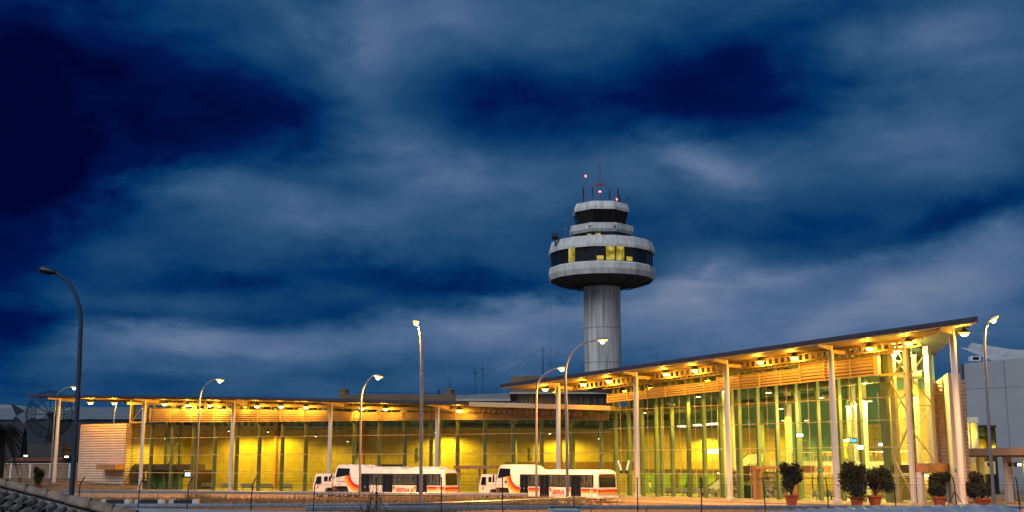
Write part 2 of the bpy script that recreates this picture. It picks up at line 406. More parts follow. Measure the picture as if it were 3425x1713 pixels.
wing = thing('low_terminal_wing', 'long low glazed terminal wing on the left lit yellow inside with dark flat roof', 'building', WF.w(40, -10))
def wingroof():
    mb = MB(); ss = [-5.2, 5, 15, 26, 38.6, 50, 60, 69.4]
    for a, b in zip(ss, ss[1:]):
        for (t0, t1) in ((2.5, -24),):
            p = [WF.w(a, t0, wr(a)-.36), WF.w(b, t0, wr(b)-.36), WF.w(b, t1, wr(b)-.36), WF.w(a, t1, wr(a)-.36),
                 WF.w(a, t0, wr(a)), WF.w(b, t0, wr(b)), WF.w(b, t1, wr(b)), WF.w(a, t1, wr(a))]
            mb.hexa(p)
    mb.build('roof', roofm, wing)
    mb = MB(); ss = [69.4, 75, 82, 88.6]
    for a, b in zip(ss, ss[1:]):
        p = [WF.w(a, -1, wr(a)-.45), WF.w(b, -1, wr(b)-.45), WF.w(b, -24, wr(b)-.45), WF.w(a, -24, wr(a)-.45),
             WF.w(a, -1, wr(a)+.1), WF.w(b, -1, wr(b)+.1), WF.w(b, -24, wr(b)+.1), WF.w(a, -24, wr(a)+.1)]
        mb.hexa(p)
    mb.build('roof_step', louvm, wing)
    # corrugated soffit under it (outer overhang)
    mb = MB(); s0, s1 = -5, 69
    n = 180
    for i in range(n):
        a = s0+(s1-s0)*i/n; b = s0+(s1-s0)*(i+.5)/n; c = s0+(s1-s0)*(i+1)/n
        for (p, q, zz0, zz1) in ((a, b, 0, -.05), (b, c, -.05, 0)):
            mb.quad(WF.w(p, 2.2, wr(p)-.40+zz0), WF.w(q, 2.2, wr(q)-.40+zz1), WF.w(q, -4.2, wr(q)-.40+zz1), WF.w(p, -4.2, wr(p)-.40+zz0))
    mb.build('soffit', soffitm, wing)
wingroof()
for k in range(5):
    s = 16.4*k-.2 if k else -.9
    top = wr(s)-.42
    c = WF.w(s, 0, 0); o = MB().lathe(c, [(.34, .1), (.34, .35), (.27, .4), (.25, top-.5), (.2, top-.3), (.2, top)], 18).build('column', offw, wing, smooth=True)
    mb = MB(); mb.hexa([WF.w(s-.1, 2.3, top-.25), WF.w(s+.1, 2.3, top-.25), WF.w(s+.1, -4, top-.55), WF.w(s-.1, -4, top-.55),
                        WF.w(s-.1, 2.3, top-.02), WF.w(s+.1, 2.3, top-.02), WF.w(s+.1, -4, top-.02), WF.w(s-.1, -4, top-.02)])
    mb.build('roof_bracket', beamm, wing)
# long edge beam under the soffit with lamp hangers
mb = MB()
for a, b in zip([10, 26, 38.6, 50, 69], [26, 38.6, 50, 69, 84]):
    p = [WF.w(a, -2.9, wr(a)-1.15), WF.w(b, -2.9, wr(b)-1.15), WF.w(b, -3.1, wr(b)-1.15), WF.w(a, -3.1, wr(a)-1.15),
         WF.w(a, -2.9, wr(a)-.75), WF.w(b, -2.9, wr(b)-.75), WF.w(b, -3.1, wr(b)-.75), WF.w(a, -3.1, wr(a)-.75)]
    mb.hexa(p)
mb.build('edge_beam', beamm, wing)
lb = lambda s: interp([(13.8, 9.98), (33.6, 9.72), (65.7, 9.45), (wx, 9.05)], s)     # louvre bottom
lt = lambda s: interp([(13.8, 11.9), (40.9, 11.14)], s) if s < 48.3 else interp([(48.3, 10.72), (77.7, 9.98), (wx, 9.8)], s)
ms = [10.0+4.0*i for i in range(20)]; ms[-1] = 86.0
ms2 = ms+[wx]
for i, s in enumerate(ms):
    zt = wr(s)-.45
    mb = MB().box(s-.17, s+.17, -4.55, -4.12, .12, zt, WF); mb.box(s-.04, s+.04, -4.12, -3.9, .12, lb(s), WF)
    mb.build('mullion', sage, wing)
for i, (a, b) in enumerate(zip(ms2, ms2[1:])):
    if i == 0: za, zb = wr(a)-.5, wr(b)-.5
    else: za, zb = wr(a)-.5, wr(b)-.5
    MB().quad(WF.w(a+.17, -4.06, .15), WF.w(b-.17, -4.06, .15), WF.w(b-.17, -4.06, zb), WF.w(a+.17, -4.06, za)).build('glass_pane', glassg, wing)
    if i >= 1:
        mb = MB(); n = 6; st = .0
        for k in range(n+1):
            f = k/n
            z0 = lb(a)+(lt(a+.01)-lb(a))*f; z1 = lb(b)+(lt(b-.01)-lb(b))*f
            mb.hexa([WF.w(a+.06, -3.55, z0), WF.w(b-.06, -3.55, z1), WF.w(b-.06, -3.75, z1+.02), WF.w(a+.06, -3.75, z0+.02),
                     WF.w(a+.06, -3.55, z0+.04), WF.w(b-.06, -3.55, z1+.04), WF.w(b-.06, -3.75, z1+.12), WF.w(a+.06, -3.75, z0+.12)])
        mb.hexa([WF.w(a+.06, -3.78, lb(a)), WF.w(b-.06, -3.78, lb(b)), WF.w(b-.06, -3.82, lb(b)), WF.w(a+.06, -3.82, lb(a)), WF.w(a+.06, -3.78, lt(a+.01)), WF.w(b-.06, -3.78, lt(b-.01)), WF.w(b-.06, -3.82, lt(b-.01)), WF.w(a+.06, -3.82, lt(a+.01))])
        mb.box(a-.05, a+.05, -3.8, -3.5, lb(a)-.05, lt(a+.01)+.15, WF)
        mb.box(b-.05, b+.0, -3.8, -3.5, lb(b)-.05, lt(b-.01)+.15, WF)
        mb.build('louvre_panel', louvm, wing)
        # frame of the clerestory light over it
        mb = MB(); zt = wr(a)-1.2
        for q in (a+.3, a+1.95, b-.35): mb.box(q-.09, q+.09, -4.4, -4.1, lt(q)+.1, wr(q)-.5, WF)
        mb.build('clerestory_frame', beamm, wing)
for z in (2.55, 5.1, 7.6):
    mb = MB().tube([WF.w(10.2, -3.95, z), WF.w(wx, -3.95, z)], .035, 5)
    for q in ms: mb.tube([WF.w(q, -3.98, z-.14), WF.w(q, -3.98, z+.14)], .09, 6)
    mb.build('glazing_rail', louvm, wing)
# left end: corrugated box, and the frame above it
mb = MB()
cladding(mb, lambda a, o_, z: WF.w(a, -3.0+o_, z), .7, 10.1, .12, 9.8, .36, .06)
cladding(mb, lambda a, o_, z: WF.w(.7-o_, -3.0-a, z), 0, 16, .12, 9.8, .36, .09)
mb.build('corrugated_wall', corr, wing)
MB().box(.72, 10.0, -20, -3.05, 9.78, 9.9, WF).build('flat_roof', soffitm, wing)
mb = MB(); cladding(mb, lambda a, o_, z: WF.w(10.1+o_, -3.0-a, z), 0, 6, .12, 9.8, .36, .09)
mb.build('inner_corrugated_wall', corr, wing)
p0, p1 = WF.w(10.1, -9), WF.w(10.1, -18); MB().wall([(p0.x, p0.y), (p1.x, p1.y)], [.1, .1], [9.9, 9.9]).build('return_wall', tanw, wing)
mb = MB()
for q, w_ in ((10.1, .12), (13.2, .12)): mb.box(q-w_, q+w_, -3.9, -3.6, 9.9, wr(q)-.5, WF)
mb.box(10.0, 13.3, -3.9, -3.6, 9.85, 10.1, WF); mb.box(10.0, 13.3, -3.9, -3.6, wr(12)-.9, wr(12)-.6, WF)
mb.tube([WF.w(10.2, -3.7, 10), WF.w(13.2, -3.7, wr(13)-.6)], .04, 5)
mb.build('end_frame', beamm, wing)
mb = MB()
for (p, q) in (((15.6, 9.7), (17.8, 7.4)), ((17.8, 9.7), (15.6, 7.4)), ((15.6, 7.3), (17.8, 3.4)), ((17.8, 7.3), (15.6, 3.4)), ((15.5, 7.35), (17.9, 7.35))):
    mb.tube([WF.w(p[0], -6, p[1]), WF.w(q[0], -6, q[1])], .09, 6)
for q in (15.3, 18.0): mb.box(q-.2, q+.2, -6.3, -5.8, .12, wr(q)-.6, WF)
mb.build('braced_frame', sage, wing)
# interior: floor, back wall, ceiling, high window strip
def strip(name, m, a0, a1, t, z0, z1, n=1, par=wing, fr=WF):
    mb = MB()
    for i in range(n):
        a = a0+(a1-a0)*i/n; b = a0+(a1-a0)*(i+1)/n
        za0, za1, zb0, zb1 = (f(x) if callable(f) else f for f, x in ((z0, a), (z1, a), (z0, b), (z1, b)))
        mb.quad(fr.w(a, t, za0), fr.w(b, t, zb0), fr.w(b, t, zb1), fr.w(a, t, za1), [(a, za0), (b, zb0), (b, zb1), (a, za1)])
    return mb.build(name, m, par)
bt = lambda s: interp([(6, 10.0), (71, 8.55), (100, 8.3)], s)
strip('back_wall', tanw, 10.2, 104, -18, .1, bt, 12)
strip('high_wall', ceil, 10.2, 90, -18.2, lambda s: bt(s)+1.1, lambda s: wr(s)-.3, 12)
strip('high_window', mat('teal_window_strip', (.14, .34, .38), .3), 10.2, 104, -18.25, bt, lambda s: bt(s)+1.1, 1)  # opaque teal painted in for the sky seen through these windows
mb = MB()
s = 11.
while s < 104:
    mb.box(s-.12, s+.12, -18.1, -17.9, bt(s), bt(s)+1.2, WF); s += 1.35 if int(s*2) % 3 else 2.3
mb.box(10.2, 88, -18.15, -17.95, 9.0, 9.05, WF)
mb.build('high_window_bars', ceilb, wing)
MB().add([WF.w(8, -4.6, .1), WF.w(wx, -4.6, .1), WF.w(96, -19, .1), WF.w(8, -19, .1)], [(0, 1, 2, 3)]).build('interior_floor', floorm, wing)
mb = MB()
for a, b in zip([2, 15, 26, 38.6, 50, 60, 69.5, 80], [15, 26, 38.6, 50, 60, 69.5, 80, 90]):
    mb.quad(WF.w(a, -4.3, wr(a)-.5), WF.w(b, -4.3, wr(b)-.5), WF.w(b, -23, wr(b)-.5), WF.w(a, -23, wr(a)-.5))
mb.build('ceiling', ceil, wing)
for s in [12+4*i for i in range(19)]:
    mb = MB(); z = wr(s)-.55
    mb.box(s-.06, s+.06, -18, -4.6, z-.5, z-.4, WF)
    for k in range(12): mb.box(s-.04, s+.04, -5.2-k*1.1, -5.0-k*1.1, z-.4, z, WF)
    mb.build('roof_joist', ceilb, wing)
MB().tube([WF.w(62, -9, 8.9), WF.w(86, -9, 8.2)], .38, 12).build('air_duct', ceilb, wing, smooth=True)
# interior round columns and the panels breaking the wall
for s, t in ((60.5, -9), (63.4, -9), (78.5, -13), (70, -13)):
    MB().lathe(WF.w(s, t), [(.28, .1), (.28, wr(s)-.6)], 16).build('interior_column', sage if s > 66 else offw, wing, smooth=True)
for s in (26.6, 42.5, 74.5):
    MB().box(s-.22, s+.22, -17.9, -17.4, .1, bt(s)+1, WF).build('orange_pilaster', browng, wing)
strip('dark_lintel', darkbr, 66, 86, -17.9, 3.0, 4.1)
# vestibule at the left: brown fascia, green glass doors
def vestibule():
    v = wing
    MB().box(6.2, 10.0, -3.0, -1.2, 3.0, 3.75, WF).build('canopy', browng, v)
    MB().box(10.35, 21.5, -7.6, -4.7, 2.95, 3.8, WF).build('inner_canopy', darkbr, v)
    strip('green_wall', greenw, 10.4, 17.6, -7.4, .12, 2.95, 1)
    mb = MB()
    for q in (11, 12.6, 14.2, 15.2, 16.6, 17.6): mb.box(q-.06, q+.06, -7.3, -7.1, .12, 2.95, WF)
    mb.build('door_frame', sage, v)
    strip('recess_wall', darkbr, 17.7, 21.4, -9.5, .12, 2.95)
vestibule()
strip('service_door', slate, 45.2, 49.4, -17.8, .12, 3.7)
mb = MB()
for q in (45.2, 46.6, 48, 49.4): mb.box(q-.06, q+.06, -17.85, -17.6, .12, 3.7, WF)
mb.box(45.2, 49.4, -17.85, -17.6, 3.65, 3.8, WF); mb.build('door_frame', darkst, wing)
mb = MB(); mb.tube([WF.w(45, -17.6, 5.6), WF.w(44, -17.6, 5.6), WF.w(44, -17.6, 2.6)], .07, 6); mb.build('wall_pipe', browng, wing)
for q in (41.3, 52.2, 70.2): MB().box(q-.16, q+.16, -17.9, -17.6, 4.6, 6.2, WF).build('wall_sconce', sage, wing)
# entrance behind the buses
MB().box(66.5, 72.5, -4.0, -2.4, 3.2, 3.6, WF).build('door_canopy', browng, wing)
mb = MB()
for q in (66.6, 69.5, 72.4): mb.box(q-.09, q+.09, -3.9, -3.7, .12, 3.2, WF)
mb.build('door_frame', louvm, wing)

# ------------------------------------------------------------------ the tall hall
hall = thing('tall_terminal_hall', 'tall glass terminal hall on the right with rising roof on pale columns', 'building', HF.w(25, -15))
gs = [hx+.1]+[HF.at(u, 1550, -5)[0] for u in (2089, 2133, 2181, 2234, 2289, 2342, 2398, 2461, 2524, 2587, 2654, 2727, 2800, 2870, 2955)]+[43.9]
tip = HF.w(55.6, 2.5)
def hallroof():
    prof = [HF.w(-7.7, 2.5), HF.w(55.6, 2.5), Vector((44.6, 124, 0)), Vector((52, 150, 0)), HF.w(22, -48), HF.w(-7.7, -30)]
    def rz(p):
        a = (Vector((p.x, p.y))-HF.o).dot(HF.d); return hr(a)
    mb = MB(); pr = [Vector((p.x, p.y, rz(p))) for p in prof]
    k = len(pr)
    mb.v = [p-Vector((0, 0, .36)) for p in pr]+[p.copy() for p in pr]
    mb.f = [tuple(range(k)), tuple(range(2*k-1, k-1, -1))]+[(i, (i+1) % k, k+(i+1) % k, k+i) for i in range(k)]
    mb.build('roof', roofm, hall)
    mb = MB(); n = 150; s0, s1 = -7.2, 55
    for i in range(n):
        a = s0+(s1-s0)*i/n; b = s0+(s1-s0)*(i+.5)/n; c = s0+(s1-s0)*(i+1)/n
        ti = lambda s: -5.2 if s < 44 else -5.2-(s-44)*.0
        for (p, q, z0, z1) in ((a, b, 0, -.06), (b, c, -.06, 0)):
            tt = -5.2 if p < 43.8 else 2.2-(55-p)*.66
            tt = min(tt, 2.0)
            mb.quad(HF.w(p, 2.2, hr(p)-.42+z0), HF.w(q, 2.2, hr(q)-.42+z1), HF.w(q, tt, hr(q)-.42+z1), HF.w(p, tt, hr(p)-.42+z0))
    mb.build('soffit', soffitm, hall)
    # front gutter lip, paler
    mb = MB(); a, b = -7.6, 55.5
    mb.hexa([HF.w(a, 2.4, hr(a)-.52), HF.w(b, 2.4, hr(b)-.52), HF.w(b, 2.2, hr(b)-.52), HF.w(a, 2.2, hr(a)-.52),
             HF.w(a, 2.4, hr(a)-.37), HF.w(b, 2.4, hr(b)-.37), HF.w(b, 2.2, hr(b)-.37), HF.w(a, 2.2, hr(a)-.37)])
    mb.build('eaves_strip', beamm, hall)
hallroof()
for i, s in enumerate((.3, 13.2, 26.2, 39.1, 51.8)):
    top = hr(s)-.42; r = .27
    MB().lathe(HF.w(s, 0), [(.42, .1), (.42, .4), (r+.02, .45), (r, top-.8), (.2, top-.5), (.2, top)], 20).build('column', offw, hall, smooth=True)
    mb = MB()
    mb.hexa([HF.w(s-.12, 2.2, top-.2), HF.w(s+.12, 2.2, top-.2), HF.w(s+.12, 0, top-.5), HF.w(s-.12, 0, top-.5),
             HF.w(s-.12, 2.2, top-.02), HF.w(s+.12, 2.2, top-.02), HF.w(s+.12, 0, top-.02), HF.w(s-.12, 0, top-.02)])
    if s < 45: mb.box(s-.1, s+.1, -5, 0, top-.75, top-.4, HF)
    mb.build('roof_bracket', beamm, hall)
# perforated (castellated) beams running along the overhang
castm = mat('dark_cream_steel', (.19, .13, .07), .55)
def castellated(t, drop, a0, a1, parent, name='castellated_beam', z_of=hr, fr=HF):
    mb = MB(); n = int((a1-a0)/.75)
    for side in (0,):
        z = lambda s: z_of(s)-drop
        mb.hexa([fr.w(a0, t, z(a0)-.06), fr.w(a1, t, z(a1)-.06), fr.w(a1, t-.25, z(a1)-.06), fr.w(a0, t-.25, z(a0)-.06),
                 fr.w(a0, t, z(a0)+.08), fr.w(a1, t, z(a1)+.08), fr.w(a1, t-.25, z(a1)+.08), fr.w(a0, t-.25, z(a0)+.08)])
        mb.hexa([fr.w(a0, t, z(a0)+.62), fr.w(a1, t, z(a1)+.62), fr.w(a1, t-.25, z(a1)+.62), fr.w(a0, t-.25, z(a0)+.62),
                 fr.w(a0, t, z(a0)+.76), fr.w(a1, t, z(a1)+.76), fr.w(a1, t-.25, z(a1)+.76), fr.w(a0, t-.25, z(a0)+.76)])
        for i in range(n):
            s = a0+(a1-a0)*(i+.5)/n; w = .16
            mb.hexa([fr.w(s-w, t-.1, z(s)), fr.w(s+w, t-.1, z(s)), fr.w(s+w, t-.15, z(s)), fr.w(s-w, t-.15, z(s)),
                     fr.w(s-w, t-.1, z(s)+.65), fr.w(s+w, t-.1, z(s)+.65), fr.w(s+w, t-.15, z(s)+.65), fr.w(s-w, t-.15, z(s)+.65)])
    mb.build(name, castm, parent)
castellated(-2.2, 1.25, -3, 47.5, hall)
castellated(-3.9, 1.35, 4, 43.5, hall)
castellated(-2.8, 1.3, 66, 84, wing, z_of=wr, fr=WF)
# louvres, in steps that rise to the right
hb = lambda s: interp([(4, 11.1), (13, 11.43), (41.2, 12.35)], s)
gl = HF.at(2932, 1300, -4.6)[0]
def htop(s): return 12.3+.008*s if s < 9.8 else (hb(s)+1.15 if s < 21.2 else (hb(s)+1.45 if s < 32.0 else hb(s)+1.85))
lst = [4.3, 7.6, 10.6, 13.6, 16.6, 19.4, 21.3, 24.2, 27.0, 29.8, 32.2, 35.2, 38.2, gl]
for a, b in zip(lst, lst[1:]):
    mb = MB(); m_ = (a+b)/2; h = {0: .85, 1: 1.05, 2: 1.4, 3: 1.9}[0 if m_ < 10 else 1 if m_ < 21.3 else 2 if m_ < 32.2 else 3]
    n = int(round(h/.3))
    mb.hexa([HF.w(a+.06, -4.66, hb(a)), HF.w(b-.06, -4.66, hb(b)), HF.w(b-.06, -4.7, hb(b)), HF.w(a+.06, -4.7, hb(a)), HF.w(a+.06, -4.66, hb(a)+h), HF.w(b-.06, -4.66, hb(b)+h), HF.w(b-.06, -4.7, hb(b)+h), HF.w(a+.06, -4.7, hb(a)+h)])
    for k in range(n+1):
        z0 = hb(a)+h*k/n; z1 = hb(b)+h*k/n
        mb.hexa([HF.w(a+.06, -4.4, z0), HF.w(b-.06, -4.4, z1), HF.w(b-.06, -4.62, z1+.02), HF.w(a+.06, -4.62, z0+.02),
                 HF.w(a+.06, -4.4, z0+.04), HF.w(b-.06, -4.4, z1+.04), HF.w(b-.06, -4.62, z1+.15), HF.w(a+.06, -4.62, z0+.15)])
    mb.box(a-.05, a+.05, -4.66, -4.36, hb(a)-.05, hb(a)+h+.12, HF); mb.box(b-.05, b, -4.66, -4.36, hb(b)-.05, hb(b)+h+.12, HF)
    mb.build('louvre_panel', louvm, hall)
for i, s in enumerate(gs):
    zt = hr(s)-.5; w = .12 if i != 15 else .3
    mb = MB().box(s-w, s+w, -6.1, -5.55, .12, zt, HF)
    mb.build('mullion', sage, hall)
    if 0 < i < 15:   # tension rod in front with nodes
        q = s-.55; mb = MB().tube([HF.w(q, -5.0, .15), HF.w(q, -5.0, hb(q))], .03, 5)
        for z in (2.7, 5.4, 8.0, 10.2): mb.tube([HF.w(q, -4.9, z-.12), HF.w(q, -4.9, z+.12)], .1, 6); mb.tube([HF.w(q, -5.0, z), HF.w(s, -5.6, z)], .03, 4)
        mb.build('tension_rod', louvm, hall)
for a, b in zip(gs, gs[1:]):
    MB().quad(HF.w(a, -5.08, .15), HF.w(b, -5.08, .15), HF.w(b, -5.08, hr(b)-.5), HF.w(a, -5.08, hr(a)-.5)).build('glass_pane', glassg, hall)
    mb = MB(); m_ = (a+b)/2
    for q in (a+.25, m_):
        z0 = hb(q)+({0: .85, 1: 1.05, 2: 1.4, 3: 1.9}[0 if m_ < 10 else 1 if m_ < 21.3 else 2 if m_ < 32.2 else 3])+.1
        mb.box(q-.13, q+.13, -5.5, -5.2, z0, hr(q)-.5, HF)
    mb.build('clerestory_frame', beamm, hall)
for z in (2.7, 5.4, 8.0, 10.2): MB().tube([HF.w(hx, -5.0, z), HF.w(43.9, -5.0, z)], .035, 5).build('glazing_rail', louvm, hall)
# big cream frame of the last bay
g0 = gl; g1 = 43.9
mb = MB()
mb.box(g0-.05, g0+.35, -5.0, -4.5, hb(g0), hr(g0)-.5, HF); mb.box(g0+.35, g1, -5.0, -4.75, hb(g0)-.1, hb(g0)+.12, HF); mb.box(g0, g1, -5.0, -4.75, hr(g0)-1.0, hr(g0)-.75, HF)
mb.box(g0+.5, g0+1.0, -6.6, -6.1, .12, hr(g0)-.5, HF)
mb.build('end_bay_frame', louvm, hall)
mb = MB(); q0, q1 = g0+.9, g1+.1
zz = [.2, 4.2, 8.0, 11.8, 14.4]
for i, (z0, z1) in enumerate(zip(zz, zz[1:])):
    p, q = (q0, q1) if i % 2 else (q1, q0)
    mb.tube([HF.w(p, -5.6, z0), HF.w(q, -5.6, z1)], .09, 6)
    mb.tube([HF.w(q, -5.9, z0+.3), HF.w(p, -5.9, z1)], .05, 6)
mb.build('facade_brace', louvm, hall)
MB().box(g1-.1, g1+.28, -5.4, -5.0, .12, hr(g1)-.45, HF).build('corner_post', offw, hall)
# end wall: direction straight back from the corner
e0 = HF.w(g1+.2, -5.2); ED = Vector((.757, .653)); 
EF = Fr((e0.x, e0.y), ED)
def efk(u, t=0): return EF.at(u, 1450, t)[0]
k1 = efk(3122); k2 = efk(3152); k3 = efk(3190)
k1 = max(1.6, k1)
zc = lambda k: 11.9
MB().box(k1-.3, k1+.3, -.4, .1, .12, 15.3, EF).build('end_column', offw, hall)
MB().quad(EF.w(.3, -.05, .15), EF.w(k1-.3, -.05, .15), EF.w(k1-.3, -.05, 15.2), EF.w(.3, -.05, 15.2)).build('end_glass_pane', glassc, hall)
mb = MB(); zz = [3.9, 8.6, 11.0, 14.9]; zz = [3.9, 6.8, 9.6, 12.2, 15]
for i, (z0, z1) in enumerate(zip(zz, zz[1:])):
    p, q = (.2, k1) if i % 2 else (k1, .2)
    mb.tube([EF.w(p, .1, z0), EF.w(q, .1, z1)], .065, 6)
mb.tube([EF.w(.2, .1, 9.4), EF.w(k1, .1, 9.4)], .065, 6)
mb.build('end_brace', louvm, hall)
mb = MB()
cladding(mb, lambda a, o_, z: EF.w(a, -.3+o_, z), k1+.3, k2, .12, 11.9, .36, .1)
cladding(mb, lambda a, o_, z: (EF.w(k2, -.3+a, 0)+Vector((o_*-.6, o_*-.6, z))), 0, 3.0, .12, 11.9, .36, .1)
mb.build('corrugated_end_wall', corr, hall)
w0 = P(3186, 1500, 112.0); w1 = P(3228, 1500, 113.0)
MB().hexa([(w0.x, 112, .1), (w1.x, 113, .1), (w1.x+6, 131, .1), (w0.x+5, 131, .1), (w0.x, 112, 12.3), (w1.x, 113, 12.3), (w1.x+6, 131, 12.3), (w0.x+5, 131, 12.3)]).build('end_pilaster', offw, hall)
# interior
mb = MB(); f = [HF.w(hx, -5.5), HF.w(g1, -5.5), EF.w(4, -1), Vector((44, 124, 0)), Vector((50.5, 146, 0)), HF.w(22, -46), WF.w(88, -26), WF.w(wx, -4.8)]
MB().add([(p.x, p.y, .11) for p in f], [tuple(range(len(f)))]).build('interior_floor', floorm, hall)
def hz(p): return hr((Vector((p.x, p.y))-HF.o).dot(HF.d))
cl = [HF.w(hx, -5.3), HF.w(g1, -5.3), EF.w(3, -.6), Vector((44, 123.5, 0)), Vector((50.5, 146, 0)), HF.w(22, -46), HF.w(2, -30)]
MB().add([(p.x, p.y, hz(p)-.6) for p in cl], [tuple(range(len(cl)))]).build('ceiling', ceil, hall)
for s in (7, 12, 17, 22, 27, 32, 37, 42):   # deep ceiling beams running into the depth
    mb = MB(); z = hr(s)-.7; L_ = 30 if s < 30 else 24 if s < 35 else 16 if s < 40 else 9
    mb.box(s-.12, s+.12, -L_, -6.2, z-1.25, z-1.1, HF); mb.box(s-.12, s+.12, -L_, -6.2, z-.15, z, HF)
    for k in range(int((L_-6.5)/1.5)):
        mb.tube([HF.w(s, -6.4-k*1.5, z-1.1), HF.w(s, -7.15-k*1.5, z-.1)], .05, 4, False); mb.tube([HF.w(s, -7.15-k*1.5, z-.1), HF.w(s, -7.9-k*1.5, z-1.1)], .05, 4, False)
    mb.build('roof_truss', ceilb, hall)
MB().tube([HF.w(5, -14, 10.4), HF.w(30, -14, 11.2)], .45, 12).build('air_duct', ceilb, hall, smooth=True)
MB().tube([HF.w(24, -10, 11.9), HF.w(43, -10, 12.6)], .4, 12).build('air_duct', ceilb, hall, smooth=True)
# the back of the hall: teal wall high up, tan panels, openings
def pl(u, v, Y): return P(u, v, Y)
ia, ib = P(2985, 1500, 128), P(3140, 1500, 123.6); IFr = Fr((ia.x, ia.y), (ib.x-ia.x, ib.y-ia.y)); Li = math.hypot(ib.x-ia.x, ib.y-ia.y)
strip('end_inner_wall', tanw, 0, Li, 0, .1, 11.6, 1, hall, IFr); strip('end_upper_wall', tealw, 0, Li, -.05, 11.6, 15.1, 1, hall, IFr)
strip('far_right_wall', tealw, 104, 119.5, -18.6, 4.2, 9.4, 1, hall)
strip('upper_teal_wall', tealw, 84, 119.5, -18.4, 9.3, lambda q: 14.9, 4, hall)
strip('back_wall', tanw, 104, 106.2, -18.0, .1, 9.0, 1, hall)
strip('far_tan_wall', tanw, 112.5, 117, -18.4, 4.2, 8.6, 1, hall)
strip('far_amber_wall', tanw, 118, 119.4, -18.2, 4.2, 10.5, 1, hall)
strip('shop_back_wall', tanw, 106, 119.5, -17.0, .1, 4.2, 1, hall)
strip('green_office_wall', greenw, 86, 101, -17.85, .15, 3.0, 1, hall)
mb = MB()
for q in (88.5, 91, 93, 94.2, 96.6, 98.5): mb.box(q-.25, q+.25, -17.8, -17.6, .15, 3.0, WF)
mb.box(86, 101, -17.8, -17.55, 2.9, 3.15, WF); mb.build('office_frame', darkbr, hall)
for u, Y, r in ((2212, 140, .18), (2415, 134, .42), (2450, 136, .3), (2470, 131, .32), (2550, 140, .3), (2640, 138, .42), (2672, 132, .4), (2845, 128, .3), (2860, 133, .32), (2895, 127, .33), (2990, 122, .33), (3070, 121, .36)):
    x = xat(u, Y, 6); MB().lathe((x, Y, 0), [(r, .1), (r, hz(Vector((x, Y)))-.7)], 16).build('interior_column', offw if u in (2415, 2450, 2640, 2860, 2895, 3070) else sage, hall, smooth=True)
# mezzanine: slab along the glass, set back
m0 = HF.at(2575, 1560, -13)[0]; 
MB().box(m0, 42.6, -24, -13, 2.75, 4.05, HF).build('mezzanine_slab', offw, hall)
mb = MB(); mb.tube([HF.w(m0, -13.1, 5.05), HF.w(42.6, -13.1, 5.05)], .04, 5)
for i in range(20): q = m0+(42.4-m0)*i/19; mb.tube([HF.w(q, -13.1, 4.05), HF.w(q, -13.1, 5.05)], .025, 4)
mb.build('mezzanine_railing', steelm, hall)
for s in (m0+.6, m0+6, m0+12, 41): MB().lathe(HF.w(s, -13.8), [(.25, .1), (.25, 2.75)], 12).build('mezzanine_post', sage, hall, smooth=True)
# portal and canopies
u0 = HF.at(2520, 1620, -4.2)[0]; u1 = HF.at(2652, 1620, -4.2)[0]
mb = MB().box(u0, u0+.5, -5, -4.1, .13, 3.25, HF); mb.box(u1-.3, u1, -5, -4.1, .13, 3.25, HF); mb.box(u0, u1, -5, -4.0, 3.25, 3.55, HF)
mb.build('entrance_portal', browng, hall)
q0 = HF.at(2470, 1570, -8)[0]; q1 = HF.at(2522, 1570, -8)[0]; MB().box(q0, q1, -10, -8, 2.9, 3.6, HF).build('inner_canopy', darkbr, hall)
q0 = HF.at(2668, 1570, -7)[0]; q1 = HF.at(2724, 1570, -7)[0]; MB().box(q0, q1, -10, -7, 2.9, 3.6, HF).build('inner_canopy', browng, hall)
q0 = HF.at(2942, 1570, -6.3)[0]; q1 = 43.6; MB().box(q0, q1, -9, -6.3, 2.9, 3.7, HF).build('inner_canopy', darkbr, hall)
MB().box(.35, efk(3195, 1.2), .1, 1.3, 3.0, 3.85, EF).build('end_canopy', browng, hall)
MB().box(.3, .9, .1, .6, .12, 3.0, EF).build('canopy_post', offw, hall)
MB().box(k2-.4, k2+.05, .1, .5, .12, 3.0, EF).build('canopy_post', offw, hall)
# clear space under mezzanine: shop fronts
shop = MB()
for q in [m0+1.4*i for i in range(9)]:
    shop.box(q-.05, q+.05, -15.1, -15.0, .12, 2.75, HF)
shop.box(m0, 42.4, -15.1, -15.0, 2.2, 2.3, HF); shop.build('shop_front_frame', darkbr, hall)
# ------------------------------------------------------------------ round lamps under the eaves
def soffit_lamp(fr, u, v, t, label, group, power, i, ztop=None):
    a, z = fr.at(u, v, t); c = fr.w(a, t, z)
    o = thing('soffit_lamp', label, 'lamp', c, group)
    MB().lathe(c, [(.52, 0), (.49, .07), (.27, .22), (.14, .36), (.05, .45)], 18).build('lamp_housing', greyst, o, smooth=True)
    MB().lathe(c, [(.0, -.20), (.2, -.18), (.36, -.12), (.47, -.04), (.5, .0)], 18).build('lamp_lens', sodl, o, smooth=True)
    MB().lathe(c, [(0, -.32), (.18, -.30), (.32, -.23), (.30, -.15)], 14).build('lamp_bulb', bulbm, o, smooth=True)
    zt = (wr(a) if fr is WF else hr(a))-.45
    if zt > z+.6: MB().tube([(c.x, c.y, z+.55), (c.x, c.y, zt)], .035, 5).build('lamp_stem', beamm, o)
    light('lamp_light', 'POINT', (c.x, c.y, z-.55), power, SODIUM, o, .3)
wl = [(303, 1346, -1), (383, 1347, -1), (551, 1350, -2), (627, 1353, -2), (702, 1354, -2), (860, 1357, -2), (940, 1358, -2), (1024, 1360, -2), (1211, 1364, -2), (1290, 1366, -2), (1535, 1371, -2)]
